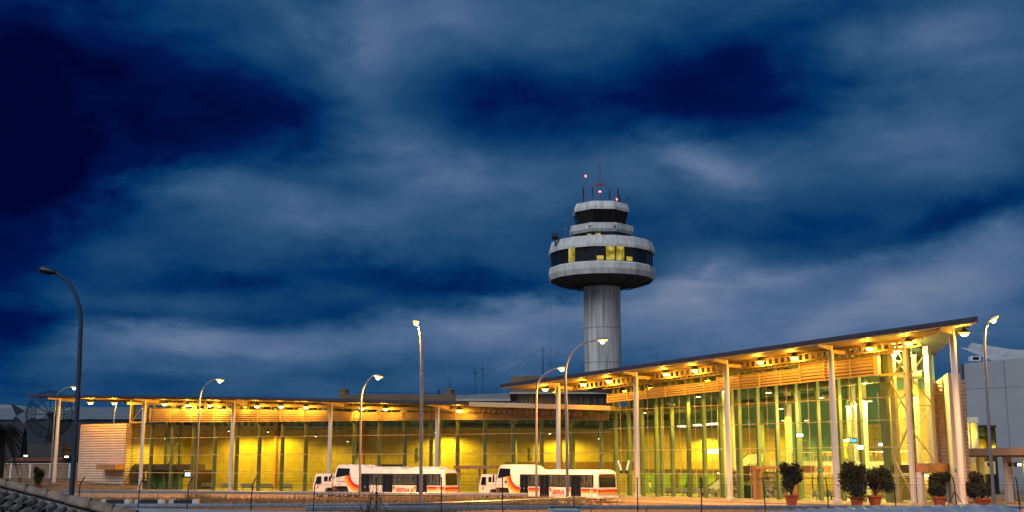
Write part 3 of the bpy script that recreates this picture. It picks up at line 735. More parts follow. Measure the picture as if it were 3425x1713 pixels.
for i, (u, v, t) in enumerate(wl):
    soffit_lamp(WF, u, v, t, f'{ordn(i)} from the left of the round orange lamps under the low wing roof', 'round lamps under the low wing roof', 1500 if i < 2 else 480, i)
wl2 = [(645, 1359), (736, 1362), (822, 1364), (1008, 1371), (1193, 1379)]
for i, (u, v) in enumerate(wl2):
    a, z = WF.at(u, v, -3.6); c = WF.w(a, -3.6, z)
    o = thing('wall_spotlight', f'small orange spotlight on the louvre band, {ordn(i)} of five from the left', 'lamp', c, 'small spotlights on the louvre band')
    MB().box(a-.35, a+.35, -3.6, -3.4, z-.02, z+.2, WF).build('lamp_housing', beamm, o)
    MB().box(a-.32, a+.32, -3.57, -3.42, z-.07, z-.02, WF).build('lamp_lens', sodl, o)
    light('lamp_light', 'POINT', WF.w(a, -2.9, z-.35), (900, 700, 240, 170, 170)[i], SODIUM, o, .15)
hl = [(1824, 1300, -1.5), (1951, 1283, -1.5), (2036, 1272, -1.5), (2227, 1248, -1.5), (2324, 1236, -1.5), (2543, 1208, -1.5), (2656, 1194, -1.5), (2908, 1162, -1.5), (3039, 1144, -1.5), (3225, 1113, -.6)]
for i, (u, v, t) in enumerate(hl):
    soffit_lamp(HF, u, v, t, f'{ordn(i)} from the left of the round orange lamps under the tall hall roof', 'round lamps under the tall hall roof', 950, i)

# ------------------------------------------------------------------ interior lights and pendants
def pendant(loc, label, group, power, col=WARM, r=.28, drop=1.2, down=True, mat_=None, spot=None):
    c = Vector(loc); o = thing('pendant_lamp', label, 'pendant lamp', c, group)
    MB().lathe(c, [(r, 0), (r*.9, .15), (r*.35, .38), (.04, .45)], 14).build('lamp_shade', ceilb, o, smooth=True)
    MB().lathe(c, [(0, -.02), (r*.9, .02)], 14).build('lamp_lens', mat_ or warml, o)
    MB().tube([c+Vector((0, 0, .4)), c+Vector((0, 0, .4+drop))], .02, 4).build('cord', black, o)
    if power: light('lamp_light', 'SPOT' if spot else 'POINT', c-Vector((0, 0, .2)), power, col, o, .25, rot=(0, 0, 0) if spot else None, spot=spot)
# the wing: strong lamps make the bright pools, the weaker ones are added fill
wp = [(20.5, -13.8, 8.8, 1600), (27.5, -14.5, 8.6, 1300), (14, -7, 7.6, 640), (37, -13.5, 7.8, 560), (43, -13, 7.0, 330), (56.5, -15, 8.2, 1800), (74.5, -14.5, 7.8, 1500), (83, -11, 7.0, 300), (49, -12, 6.6, 260), (66, -12, 6.6, 220)]
for i, (s, t, z, p) in enumerate(sorted(wp)):
    pendant(WF.w(s, t, z), f'{ordn(i)} from the left of the pendant lamps inside the low wing', 'pendant lamps inside the low wing', p*3.3, spot=170 if p > 560 else 160, drop=wr(s)-.6-z-.4)
hp = [(2300, 1315, -9), (2248, 1355, -12), (2336, 1328, -7), (2413, 1311, -7), (2155, 1382, -14), (2355, 1445, -20), (2570, 1315, -9), (2612, 1368, -14), (2620, 1407, -22), (2746, 1331, -9), (2892, 1283, -8), (2905, 1343, -13), (2840, 1360, -12), (3005, 1172, -7), (3050, 1190, -8), (2697, 1407, -20), (2875, 1352, -18)]
for i, (u, v, t) in enumerate(sorted(hp)):
    a, z = HF.at(u, v, t); c = HF.w(a, t, z)
    pendant(c, f'{ordn(i)} from the left of the pendant lamps inside the tall hall', 'pendant lamps inside the tall hall', 3600 if c.x < 36 else 2400, spot=150 if c.x < 36 else None, col=SOFTW if i > 8 else WARM, r=.42, drop=max(.3, hz(c)-.7-z-.4))
pendant(P(3058, 1330, 119.6), 'pendant lamp inside the braced glass end bay of the tall hall', 'pendant lamps inside the tall hall', 2200, r=.3, drop=4.5)  # light added to brighten the end wall; its pendant fitting is made up
# strip lights of the check-in bridge and under the mezzanine
for i, (s, t, z, p) in enumerate([(24, -19, 2.6, 260), (29, -17, 2.6, 260), (34, -17, 2.6, 260), (39.5, -15, 2.6, 260), (12, -16, 2.7, 200), (18, -18, 2.8, 220)]):
    c = HF.w(s, t, z); o = thing('strip_light', f'{ordn(i)} of the strip lights low down inside the tall hall', 'ceiling light', c, 'strip lights inside the hall')
    MB().box(s-.6, s+.6, t-.1, t+.1, z, z+.1, HF).build('lamp_housing', white, o)
    MB().box(s-.55, s+.55, t-.08, t+.08, z-.03, z-.001, HF).build('lamp_lens', warml, o)
    light('lamp_light', 'POINT', c-Vector((0, 0, .25)), p, (1, .80, .26), o, .3)
for i, (u, v, Y) in enumerate([(2385, 1510, 132), (2877, 1496, 118), (2675, 1456, 124), (2945, 1487, 120)]):
    c = P(u, v, Y); o = thing('lit_sign_box', ['white lit box sign hanging in front of a pale column', 'round white lamp hanging above the cafe floor', 'white screen hanging beside the teal banner', 'small white lamp by the cafe end wall'][i], 'sign', c)
    w = [.65, .32, .35, .2][i]; h = [.22, .2, .14, .14][i]
    MB().box(c.x-w, c.x+w, Y, Y+.2, c.z-h, c.z+h).build('sign_case', greyst, o)
    MB().box(c.x-w*.9, c.x+w*.9, Y-.02, Y-.002, c.z-h*.85, c.z+h*.85).build('sign_face', whitel, o)
    MB().tube([(c.x, Y+.1, c.z+h), (c.x, Y+.1, c.z+h+5)], .02, 4).build('hanger', greyst, o)
# row of linear ceiling lamps
for i, (u, w_) in enumerate([(2283, .55), (2328, .28), (2342, .4), (2358, .35), (2384, .5), (2410, .5)]):
    c = P(u, 1425-(u-2283)*.08, 137); o = thing('linear_lamp', f'{ordn(i)} from the left in the row of bright linear lamps across the hall', 'ceiling light', c, 'linear lamps across the hall')
    MB().box(c.x-w_, c.x+w_, 137, 137.3, c.z, c.z+.12).build('lamp_housing', greyst, o); MB().box(c.x-w_*.95, c.x+w_*.95, 136.97, 137.27, c.z-.1, c.z-.002).build('lamp_lens', warml, o)

# ------------------------------------------------------------------ control tower
TX = xat(2014, 205, 30); TY = 205.0
tower = thing('control_tower', 'tall round concrete airport control tower with stepped octagonal cab and antennas', 'control tower', (TX, TY, 0))
def tz(v, r): return zat(v, TY-r)
pxm = F/(TY*CP+35*SP)       # px per metre
Rm = lambda px: px/pxm
def ring(name, prof, n, m, rot=0., par=tower, sm=False):
    return MB().lathe((TX, TY, 0), prof, n, rot).build(name, m, par, smooth=sm)
rs = Rm(61)
zu = tz(953, rs)
ring('shaft', [(rs, 0), (rs, zu+.6)], 48, shaftm, sm=True)
MB().lathe((TX, TY, 0), [(rs+.02, zu-.05), (rs+.35, zu), (rs+.35, zu+.3), (rs, zu+.35)], 48).build('shaft_collar', darkcon, tower, smooth=True)
# formwork seam on the shaft
r1, r2, r3 = Rm(179), Rm(173), Rm(171)
zl0, zl1 = tz(913, r2), tz(870, r1); zw1 = tz(818, r3); zb0 = tz(820, r1); zt1 = tz(785, Rm(170))
a16 = math.pi/16
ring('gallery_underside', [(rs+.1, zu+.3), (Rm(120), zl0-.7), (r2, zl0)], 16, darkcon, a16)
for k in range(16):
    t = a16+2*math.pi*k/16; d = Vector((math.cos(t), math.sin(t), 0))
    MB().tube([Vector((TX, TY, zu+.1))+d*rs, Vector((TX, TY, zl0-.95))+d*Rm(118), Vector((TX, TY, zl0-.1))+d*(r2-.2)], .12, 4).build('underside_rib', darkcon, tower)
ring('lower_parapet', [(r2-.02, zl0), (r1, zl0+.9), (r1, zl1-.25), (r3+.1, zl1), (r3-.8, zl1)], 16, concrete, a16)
nw = 32; rg = r3-.1
lit = {}
def gallery_windows():
    z0, z1 = zl1, zb0+.1
    ring('gallery_core', [(rg-3, z0-.3), (rg-3, z1+.3)], 16, mat('gallery_room', (.25, .2, .1), .8), a16)
    ring('gallery_floor', [(rg-3, z0+.02), (rg-.2, z0+.02)], 16, darkcon, a16)
    ring('gallery_ceiling', [(rg-3, z1-.02), (rg-.2, z1-.02)], 16, white, a16)
    def pt(k, r=rg):   # 2 windows per facet
        a = a16+2*math.pi*(k//2)/16; p = Vector((math.cos(a), math.sin(a), 0))*r
        if k % 2:
            a2 = a16+2*math.pi*(k//2+1)/16; p = (p+Vector((math.cos(a2), math.sin(a2), 0))*r)/2
        return p+Vector((TX, TY, 0))
    for k in range(nw):
        p, q = pt(k), pt((k+1) % nw); o3 = Vector((0, 0, 1)); m_ = (p+q)/2
        d = (q-p).normalized(); nrm = Vector((m_.x-TX, m_.y-TY, 0)).normalized()
        u = CX+F*m_.x/((m_.y)*CP+30*SP)
        near = m_.y < TY
        mb = MB()
        for e in (p, q):
            mb.hexa([e-d*.1-nrm*.12+o3*z0, e+d*.1-nrm*.12+o3*z0, e+d*.1+nrm*.06+o3*z0, e-d*.1+nrm*.06+o3*z0, e-d*.1-nrm*.12+o3*z1, e+d*.1-nrm*.12+o3*z1, e+d*.1+nrm*.06+o3*z1, e-d*.1+nrm*.06+o3*z1])
        mb.hexa([p-nrm*.1+o3*z0, q-nrm*.1+o3*z0, q+nrm*.05+o3*z0, p+nrm*.05+o3*z0]+[p-nrm*.1+o3*(z0+.12), q-nrm*.1+o3*(z0+.12), q+nrm*.05+o3*(z0+.12), p+nrm*.05+o3*(z0+.12)])
        fo = mb.build('gallery_window', black, tower)
        lit_here = near and any(abs(u-c) < w for c, w in ((1904, 13), (2032, 18), (2062, 18)))
        z1_ = z1
        pane = MB().quad(p+o3*z0, q+o3*z0, q+o3*z1, p+o3*z1)
        pane.build('pane', litwin if lit_here else glassd, fo)
        if lit_here: mbb = MB().quad(p+d*.2-nrm*.6+o3*(z0+1.0), q-d*.2-nrm*.6+o3*(z0+1.0), q-d*.2-nrm*.6+o3*(z0+1.1), p+d*.2-nrm*.6+o3*(z0+1.1))
        if near and abs(u-2000) < 20 or near and abs(u-2100) < 12:
            MB().quad(p+d*.3+nrm*.02+o3*(z0+.15), q-d*.3+nrm*.02+o3*(z0+.15), q-d*.3+nrm*.02+o3*(z0+.9), p+d*.3+nrm*.02+o3*(z0+.9)).build('lit_blind', litwin, fo)
def room_glow():
    m = bpy.data.materials.new('lit_window'); m.use_nodes = True; nt = m.node_tree; N = nt.nodes; L = nt.links
    for n in list(N): N.remove(n)
    tc = N.new('ShaderNodeTexCoord'); nz = N.new('ShaderNodeTexNoise'); nz.inputs['Scale'].default_value = .9; nz.inputs['Detail'].default_value = 2; L.new(tc.outputs['Object'], nz.inputs['Vector'])
    r = N.new('ShaderNodeValToRGB'); L.new(nz.outputs['Fac'], r.inputs[0]); r.color_ramp.elements[0].position = .35; r.color_ramp.elements[0].color = (.35, .26, .02, 1)
    r.color_ramp.elements[1].position = .62; r.color_ramp.elements[1].color = (1, .80, .14, 1)
    e = N.new('ShaderNodeEmission'); L.new(r.outputs[0], e.inputs[0]); e.inputs[1].default_value = .55
    o = N.new('ShaderNodeOutputMaterial'); L.new(e.outputs[0], o.inputs[0]); m.cycles.emission_sampling = 'NONE'; return m
litwin = room_glow()
gallery_windows()
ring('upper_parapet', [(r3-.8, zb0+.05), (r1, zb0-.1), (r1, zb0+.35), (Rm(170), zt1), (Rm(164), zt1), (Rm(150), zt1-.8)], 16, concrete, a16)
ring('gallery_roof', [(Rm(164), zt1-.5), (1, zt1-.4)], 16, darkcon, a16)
a8 = math.pi/8+R(1)
# strip of lit windows, then the cab
rb = Rm(112); zm0 = tz(772, Rm(107)); zm1 = tz(742, rb); 
ring('sub_cab_windows', [(Rm(100), zt1-.4), (Rm(103), zm0+.1)], 8, glassd, a8)
for k in (5, 5.35): 
    t = a8+2*math.pi*(k-.1)/8; c = Vector((TX+math.cos(t)*Rm(97), TY+math.sin(t)*Rm(97), 0))
    MB().box(c.x-.5, c.x+.4, c.y-.35, c.y-.3, zm0-.7, zm0-.35).build('lit_sub_window', litwin, tower)
ring('cab_balcony', [(Rm(95), zm0), (Rm(107), zm0), (rb, zm0+.5), (rb, zm1), (Rm(106), zm1), (Rm(90), zm1-.3)], 8, concrete, a8)
zc0 = tz(742, Rm(84)); zc1 = tz(697, Rm(92)); zr1 = tz(670, Rm(92))
ring('cab_glass', [(Rm(79), zm1-.3), (Rm(94), zc1)], 8, glassd, a8)
for k in range(8):
    t = a8+2*math.pi*k/8; d = Vector((math.cos(t), math.sin(t), 0)); MB().tube([Vector((TX, TY, zm1-.3))+d*Rm(79.5), Vector((TX, TY, zc1))+d*Rm(94.5)], .09, 4).build('cab_post', black, tower)
ring('cab_roof', [(Rm(90), zc1-.1), (Rm(99), zc1-.05), (Rm(99.5), zc1+.45), (Rm(92), zr1), (.1, zr1+.15)], 8, concrete, a8)
for t in (R(247), R(290)):
    for r_, z_ in ((Rm(112), zm1-.8), ):
        c = Vector((TX+math.cos(t)*Rm(108), TY+math.sin(t)*Rm(108), z_)); MB().lathe(c, [(.05, .9), (.1, .5), (.28, .3), (.3, .1), (.2, -.1), (0, -.15)], 10).build('floodlight', greyst, tower, smooth=True)
# dish on the gallery roof, left; small mast beside it
c = Vector((xat(1857, 200, zt1), 200, tz(793, 5))); MB().tube([c+Vector((-.6, 0, .1)), c+Vector((.6, 0, .1))], .55, 14).build('radar_drum', black, tower, smooth=True)
MB().tube([c+Vector((0, 0, -1.6)), c], .12, 6).build('drum_stand', black, tower)
c = Vector((xat(1890, 201, zt1), 201, zt1-.2)); mb = MB().tube([c, c+Vector((0, 0, 2.6))], .05, 5); mb.tube([c+Vector((-.5, 0, 2.2)), c+Vector((.4, 0, 2.3))], .06, 5); mb.tube([c+Vector((0, 0, .2)), c+Vector((1.2, 0, .1))], .04, 4); mb.build('camera_mast', greyst, tower)
# antennas: (u, v top, kind)
def antenna(u, vtop, r=.06, kind=0, lamp=None, Y=TY):
    x = xat(u, Y, 45); z0 = zr1+.05; z1 = zat(vtop, Y)
    mb = MB().tube([(x, Y, z0), (x, Y, z0+(z1-z0)*.35), (x, Y, z1)], [r*1.4, r, r*.6], 6)
    if kind == 1:
        zc = z0+(z1-z0)*.41
        for k in range(4):
            a = k*math.pi/2+.5; e = Vector((math.cos(a), math.sin(a), 0))*1.3
            mb.tube([Vector((x, Y, zc)), Vector((x, Y, zc))+e], .06, 4); mb.tube([Vector((x, Y, zc-.6))+e, Vector((x, Y, zc+.6))+e], .05, 4)
        mb.tube([(x-.4, Y, zc), (x+.4, Y, zc)], .2, 5)
    if kind == 2: mb.tube([(x, Y, z1-1.5), (x, Y, z1)], .14, 6)
    if kind == 3: mb.tube([(x, Y, z0+.2), (x, Y, z1)], .17, 6)
    if kind == 4: mb.tube([(x-.5, Y, z1), (x+.1, Y, z1+.3), (x+.5, Y, z1-.3)], .05, 4); mb.tube([(x-.2, Y, z1-.5), (x+.4, Y, z1+.2)], .04, 4)
    a = mb.build('antenna', mat('antenna_paint', (.22, .03, .03), .5, col2=(.12, .12, .13), scale=.35) if kind in (1, 5) else darkst, tower)
    if lamp: z = zat(lamp, Y); MB().lathe((x, Y, z), [(0, -.2), (r+.06, -.12), (r+.09, .06), (0, .2)], 8).build('red_beacon', redl, a, smooth=True)
for z_ in (8, 14.5, 21, 27): MB().lathe((TX, TY, 0), [(rs+.012, z_), (rs+.03, z_+.04), (rs+.012, z_+.08)], 48).build('pour_joint', darkcon, tower, smooth=True)
antenna(2008, 518, .13, 1, 641); antenna(1961, 588, .06, 5, 589); antenna(1952, 628, .05, 3); antenna(1983, 627, .05, 2); antenna(2040, 638, .05, 2)
antenna(2060, 619, .05, 5); antenna(2069, 630, .05, 3); antenna(2065, 664, .05, 0, 667); antenna(2098, 662, .05, 4, Y=TY); antenna(2075, 652, .04, 2)
# ------------------------------------------------------------------ street lamps
def street_lamp(label, Y, pts, head, r, lit=True, power=6500, hw=.55, toward=(1, 0, 0), m=greyst, group=None, basez=0, name='street_lamp'):
    q = [P(u*1.33, v*1.33, Y) for u, v in pts]; b = Vector((q[0].x, Y, basez))
    if q[0].z > basez+.05: q = [b]+q
    o = thing(name, label, 'street lamp', b, group)
    rr = [r*(1.35-.75*i/(len(q)-1)) for i in range(len(q))]
    # smooth the curve
    fine, fr_ = [], []
    for i in range(len(q)-1):
        p0, p1, p2, p3 = q[max(i-1, 0)], q[i], q[i+1], q[min(i+2, len(q)-1)]
        for k in range(5):
            t = k/5; fine.append(.5*((2*p1)+(p2-p0)*t+(2*p0-5*p1+4*p2-p3)*t*t+(-p0+3*p1-3*p2+p3)*t**3)); fr_.append(rr[i]+(rr[i+1]-rr[i])*t)
    fine.append(q[-1]); fr_.append(rr[-1])
    MB().tube(fine, fr_, 12).build('pole', m, o, smooth=True)
    MB().lathe(b, [(r*2.6, 0), (r*2.6, .06), (r*1.5, .1)], 12, close=True).build('base_plate', m, o)
    h = P(head[0]*1.33, head[1]*1.33, Y); d = (h-q[-1]); d.normalize()
    if abs(toward[1]) > .5: d = Vector(toward).normalized()
    sd_ = d.cross(Vector((0, 0, 1))).normalized(); up = sd_.cross(d)
    mb = MB(); n, k = 14, 9
    def shell(lo, hi, sc, dz):
        g = MB()
        for i in range(n+1):
            x = -1+2*i/n; w = math.sqrt(max(0, 1-x*x)); w *= (.78+.22*x)
            for j in range(k+1):
                t = lo+(hi-lo)*j/k
                g.v.append(h+d*(x*hw*sc)+sd_*(math.cos(t)*w*hw*.6*sc)+up*(math.sin(t)*w*hw*.5*sc+dz))
        for i in range(n):
            for j in range(k):
                a = i*(k+1)+j; g.f.append((a, a+1, a+k+2, a+k+1))
        return g
    shell(0, math.pi, 1, .0).build('lamp_head', m, o, smooth=True)
    shell(-math.pi, 0, .93, .0).build('lamp_lens', sodl2 if lit else glassd, o, smooth=True)
    if lit: MB().lathe(h-up*hw*.1, [(0, -hw*.62), (hw*.3, -hw*.5), (hw*.42, -hw*.2), (hw*.3, 0)], 12).build('lamp_bulb', bulbm, o, smooth=True)
    if lit and power: light('lamp_light', 'SPOT', h-Vector((0, 0, .3)), power*7, (1., .42, .07), o, .25, rot=(0, 0, 0), spot=145, blend=.6)
    return o
street_lamp('tall unlit street lamp close by behind the tiled roof, dark against the sky', 48, [(180, 1240), (196, 1000), (202, 850), (203, 800), (195, 755), (175, 715), (150, 692), (134, 685)], (121, 682), .085, False, hw=.42, m=navyst)
street_lamp('thin lit street lamp in front of the wide bright bay of the low wing', 138, [(492, 1245), (500, 1060), (503, 1000), (512, 975), (530, 958), (545, 954)], (553, 955), .10, power=6000)
street_lamp('lit street lamp curving right over the nose of the left bus', 120, [(905, 1255), (907, 1050), (910, 990), (920, 965), (935, 947), (945, 945)], (951, 946), .10, power=6000)
street_lamp('tallest lit street lamp, crossing the middle of the left bus', 110, [(1058, 1260), (1060, 1050), (1060, 900), (1058, 850), (1054, 825), (1050, 812)], (1047, 809), .14, power=6500, toward=(-.25, -1, .05))
street_lamp('lit street lamp before the right bus, its arm ending beside a taller pole', 118, [(1349, 1248), (1349, 1100), (1350, 980), (1358, 955), (1375, 938), (1395, 928), (1403, 926)], (1413, 925), .10, power=6000)
street_lamp('lit street lamp whose head shines before the control tower shaft', 112, [(1427, 1250), (1425, 1050), (1422, 960), (1424, 920), (1438, 890), (1465, 865), (1495, 857), (1503, 856)], (1515, 855), .12, power=6500)
street_lamp('lit street lamp at the far right beside the grey hangar', 95, [(2500, 1265), (2488, 1100), (2480, 950), (2476, 870), (2478, 830), (2486, 808)], (2497, 801), .12, power=6000)
street_lamp('small lit street lamp at far left in front of the windmill wheel', 178, [(125, 1232), (134, 1090), (140, 1010), (148, 988), (163, 977), (178, 973)], (187, 974), .09, power=2500)
street_lamp('lit street lamp standing behind the corrugated end box', 222, [(284, 1180), (286, 1060), (291, 1022), (298, 1010)], (308, 1008), .12, power=2500)

# ------------------------------------------------------------------ guardrails
# ----
def guardrail(label, line, h=.78, m=galv, step=4.0):
    line = [Vector((x, y, 0)) for x, y in line]
    o = thing('guardrail', label, 'guardrail', line[0], 'guardrails along the road')
    prof = [(-.02, h-.31), (-.08, h-.25), (-.08, h-.20), (-.02, h-.155), (-.08, h-.11), (-.08, h-.06), (-.02, h), (0, h), (-.045, h-.07), (0.01, h-.155), (-.045, h-.24), (0, h-.31)]
    # corner normals
    nr = []
    for i in range(len(line)):
        d = (line[min(i+1, len(line)-1)]-line[max(i-1, 0)]).normalized(); nr.append(Vector((-d.y, d.x, 0)))
    mb = MB(); n = len(prof)
    for p, q in zip(line, nr):
        for (a, z) in prof: mb.v.append(p+q*a+Vector((0, 0, z)))
    for i in range(len(line)-1):
        for j in range(n):
            a = i*n+j; b = i*n+(j+1) % n; mb.f.append((a, b, b+n, a+n))
    mb.f.append(tuple(range(n))); mb.f.append(tuple(range(len(mb.v)-n, len(mb.v))))
    mb.build('rail_beam', m, o)
    tot = sum((b-a).length for a, b in zip(line, line[1:])); s = .6
    while s < tot:
        r = s
        for a, b in zip(line, line[1:]):
            l = (b-a).length
            if r <= l: break
            r -= l
        p = a+(b-a)*(r/l)
        if abs(p.x/p.y) < .47: MB().box(p.x-.05, p.x+.05, p.y+.02, p.y+.14, -.1, h-.03).build('rail_post', m, o)
        s += step
guardrail('far guardrail running in front of the low wing and the buses', FAR_RAIL, .92, step=4.2)
guardrail('middle guardrail that curves back and ends below the right bus', MID_RAIL, .78)
guardrail('nearest guardrail running off to the right below the tall hall', NEAR_RAIL, .80)
# kerb base under the curving rail
mb = MB()
for (a, b) in zip(MID_RAIL[2:], MID_RAIL[3:]):
    mb.hexa([(a[0], a[1]+.25, 0), (b[0], b[1]+.25, 0), (b[0], b[1]+.6, 0), (a[0], a[1]+.6, 0), (a[0], a[1]+.25, .26), (b[0], b[1]+.25, .26), (b[0], b[1]+.6, .26), (a[0], a[1]+.6, .26)])
tag(mb.build('kerb_stones', concrete), kind='structure')
# concrete barrier blocks on the verge at left
for i, (u, lab) in enumerate([(385, 'leftmost dark trough block on the verge behind the rail'), (497, 'middle dark trough block on the verge behind the rail'), (612, 'rightmost dark trough block on the verge behind the rail')]):
    Y = 101; x = xat(u, Y, .5); o = thing('trough_block', lab, 'block', (x, Y, .2), 'trough blocks on the verge')
    MB().box(x-.75, x+.75, Y, Y+.7, .15, .82).build('trough', black, o)
    for sg in (-1, 1):
        mb = MB().box(x+sg*.98-.2, x+sg*.98+.2, Y-.05, Y+.75, .15, .85); mb.build('end_block', concrete, o)
        MB().lathe((x+sg*.98, Y-.07, .45), [(0, -.12), (.1, -.05), (.1, .05), (0, .12)], 8).build('bolt_cap', galv, o)

# ------------------------------------------------------------------ chain-link fence
def fencemat():
    m = bpy.data.materials.new('chain_link'); m.use_nodes = True; nt = m.node_tree; N = nt.nodes; L = nt.links
    for n in list(N): N.remove(n)
    uv = N.new('ShaderNodeUVMap'); sp = N.new('ShaderNodeSeparateXYZ'); L.new(uv.outputs[0], sp.inputs[0])
    def M(op, a, b=None):
        n = N.new('ShaderNodeMath'); n.operation = op
        for i, x in enumerate((a, b)):
            if x is None: continue
            if isinstance(x, (int, float)): n.inputs[i].default_value = x
            else: L.new(x, n.inputs[i])
        return n.outputs[0]
    ds = [M('LESS_THAN', M('FRACT', M('DIVIDE', M(op, sp.outputs[0], sp.outputs[1]), .085)), .075) for op in ('ADD', 'SUBTRACT')]
    t = N.new('ShaderNodeBsdfTransparent'); p = N.new('ShaderNodeBsdfPrincipled'); p.inputs['Base Color'].default_value = (.06, .06, .07, 1)
    p.inputs['Metallic'].default_value = .5; p.inputs['Roughness'].default_value = .5
    mx = N.new('ShaderNodeMixShader'); L.new(M('MAXIMUM', ds[0], ds[1]), mx.inputs[0]); L.new(t.outputs[0], mx.inputs[1]); L.new(p.outputs[0], mx.inputs[2])
    o = N.new('ShaderNodeOutputMaterial'); L.new(mx.outputs[0], o.inputs[0]); return m
YF = 80.
fence = thing('chain_link_fence', 'thin dark chain link fence with bent posts crossing the whole foreground', 'fence', (xat(1700, YF, 0), YF, 0))
fpx = [70, 272, 472, 635, 848, 1056, 1260, 1477, 1681, 1919, 2131, 2344, 2552, 2763, 2988, 3190, 3400]
zt = zat(1598, YF)
for i, u in enumerate(fpx):
    x = xat(u, YF, 3); bent = i in (1, 2, 3, 4, 5)
    if bent: pts = [(x-.12, YF, 0), (x-.05, YF, zt-.55), (x, YF, zt-.35), (x+.17, YF+.2, zt+.05)]
    elif i >= 12: pts = [(x+.1, YF, 0), (x, YF, zt-.4), (x-.08, YF, zt+.05)]
    else: pts = [(x, YF, 0), (x, YF, zt+.05)]
    MB().tube(pts, .042, 6).build('fence_post', darkst, fence)
for u in (1260, 3190):
    x = xat(u, YF, 3)
    for sg in (-1, 1): MB().tube([(x, YF, zt-.9), (x+sg*1.05, YF, 0)], .03, 5).build('brace', darkst, fence)
x0, x1 = xat(-60, YF), xat(3500, YF)
MB().quad((x0, YF-.05, .05), (x1, YF-.05, .05), (x1, YF-.05, zt-.45), (x0, YF-.05, zt-.45), [(0, 0), (x1-x0, 0), (x1-x0, zt-.5), (0, zt-.5)]).build('wire_mesh', fencemat(), fence)
for z in (zt-.45, zt-.25, zt-.06): MB().tube([(x0, YF, z), (x1, YF, z)], .007, 4, False).build('top_wire', darkst, fence)

# ------------------------------------------------------------------ passenger buses
bus_glass = glassmat('bus_tinted_glass', (.10, .12, .10)); buswin = mat('bus_window_glass', (.006, .007, .008), .12, var=.1, col2=(.10, .12, .09), scale=1.6, stretch=(3.5, 1, .35)); orange = mat('stripe_orange', (.80, .22, .02), .4, var=.03); redp = mat('stripe_red', (.62, .02, .02), .4, var=.03)  # side window streaks paint light variation into the dark glass
yelp = mat('stripe_yellow', (.85, .50, .03), .4, var=.03); seamm = mat('body_seam', (.35, .34, .33), .6); buswhite = mat('bus_white_paint', (.76, .74, .72), .35, var=.10, scale=1.2, stretch=(1, 1, .4))
inkgrey = mat('fleet_number_grey', (.25, .25, .26), .5); bluem = mat('badge_blue', (.02, .05, .30), .4)
LB, WB = 15.0, 3.0
def text_mesh(txt, size, loc, parent, m, shear=.25, name='lettering', ext=.006, bold=.0):
    cu = bpy.data.curves.new('lettering', 'FONT'); cu.body = txt; cu.size = size; cu.shear = shear; cu.extrude = ext; cu.offset = bold; cu.align_x = 'LEFT'
    t = bpy.data.objects.new('tmp', cu); COL.objects.link(t); bpy.context.view_layer.update()
    me = bpy.data.meshes.new_from_object(t.evaluated_get(bpy.context.evaluated_depsgraph_get())); bpy.data.objects.remove(t)
    me.materials.clear(); me.materials.append(m)
    for v in me.vertices: v.co = Vector((loc[0]+v.co.x, loc[1]-v.co.z, loc[2]+v.co.y))
    o = bpy.data.objects.new(name, me); COL.objects.link(o); o.parent = parent; BASE[o.name] = Vector((0, 0, 0)); return o
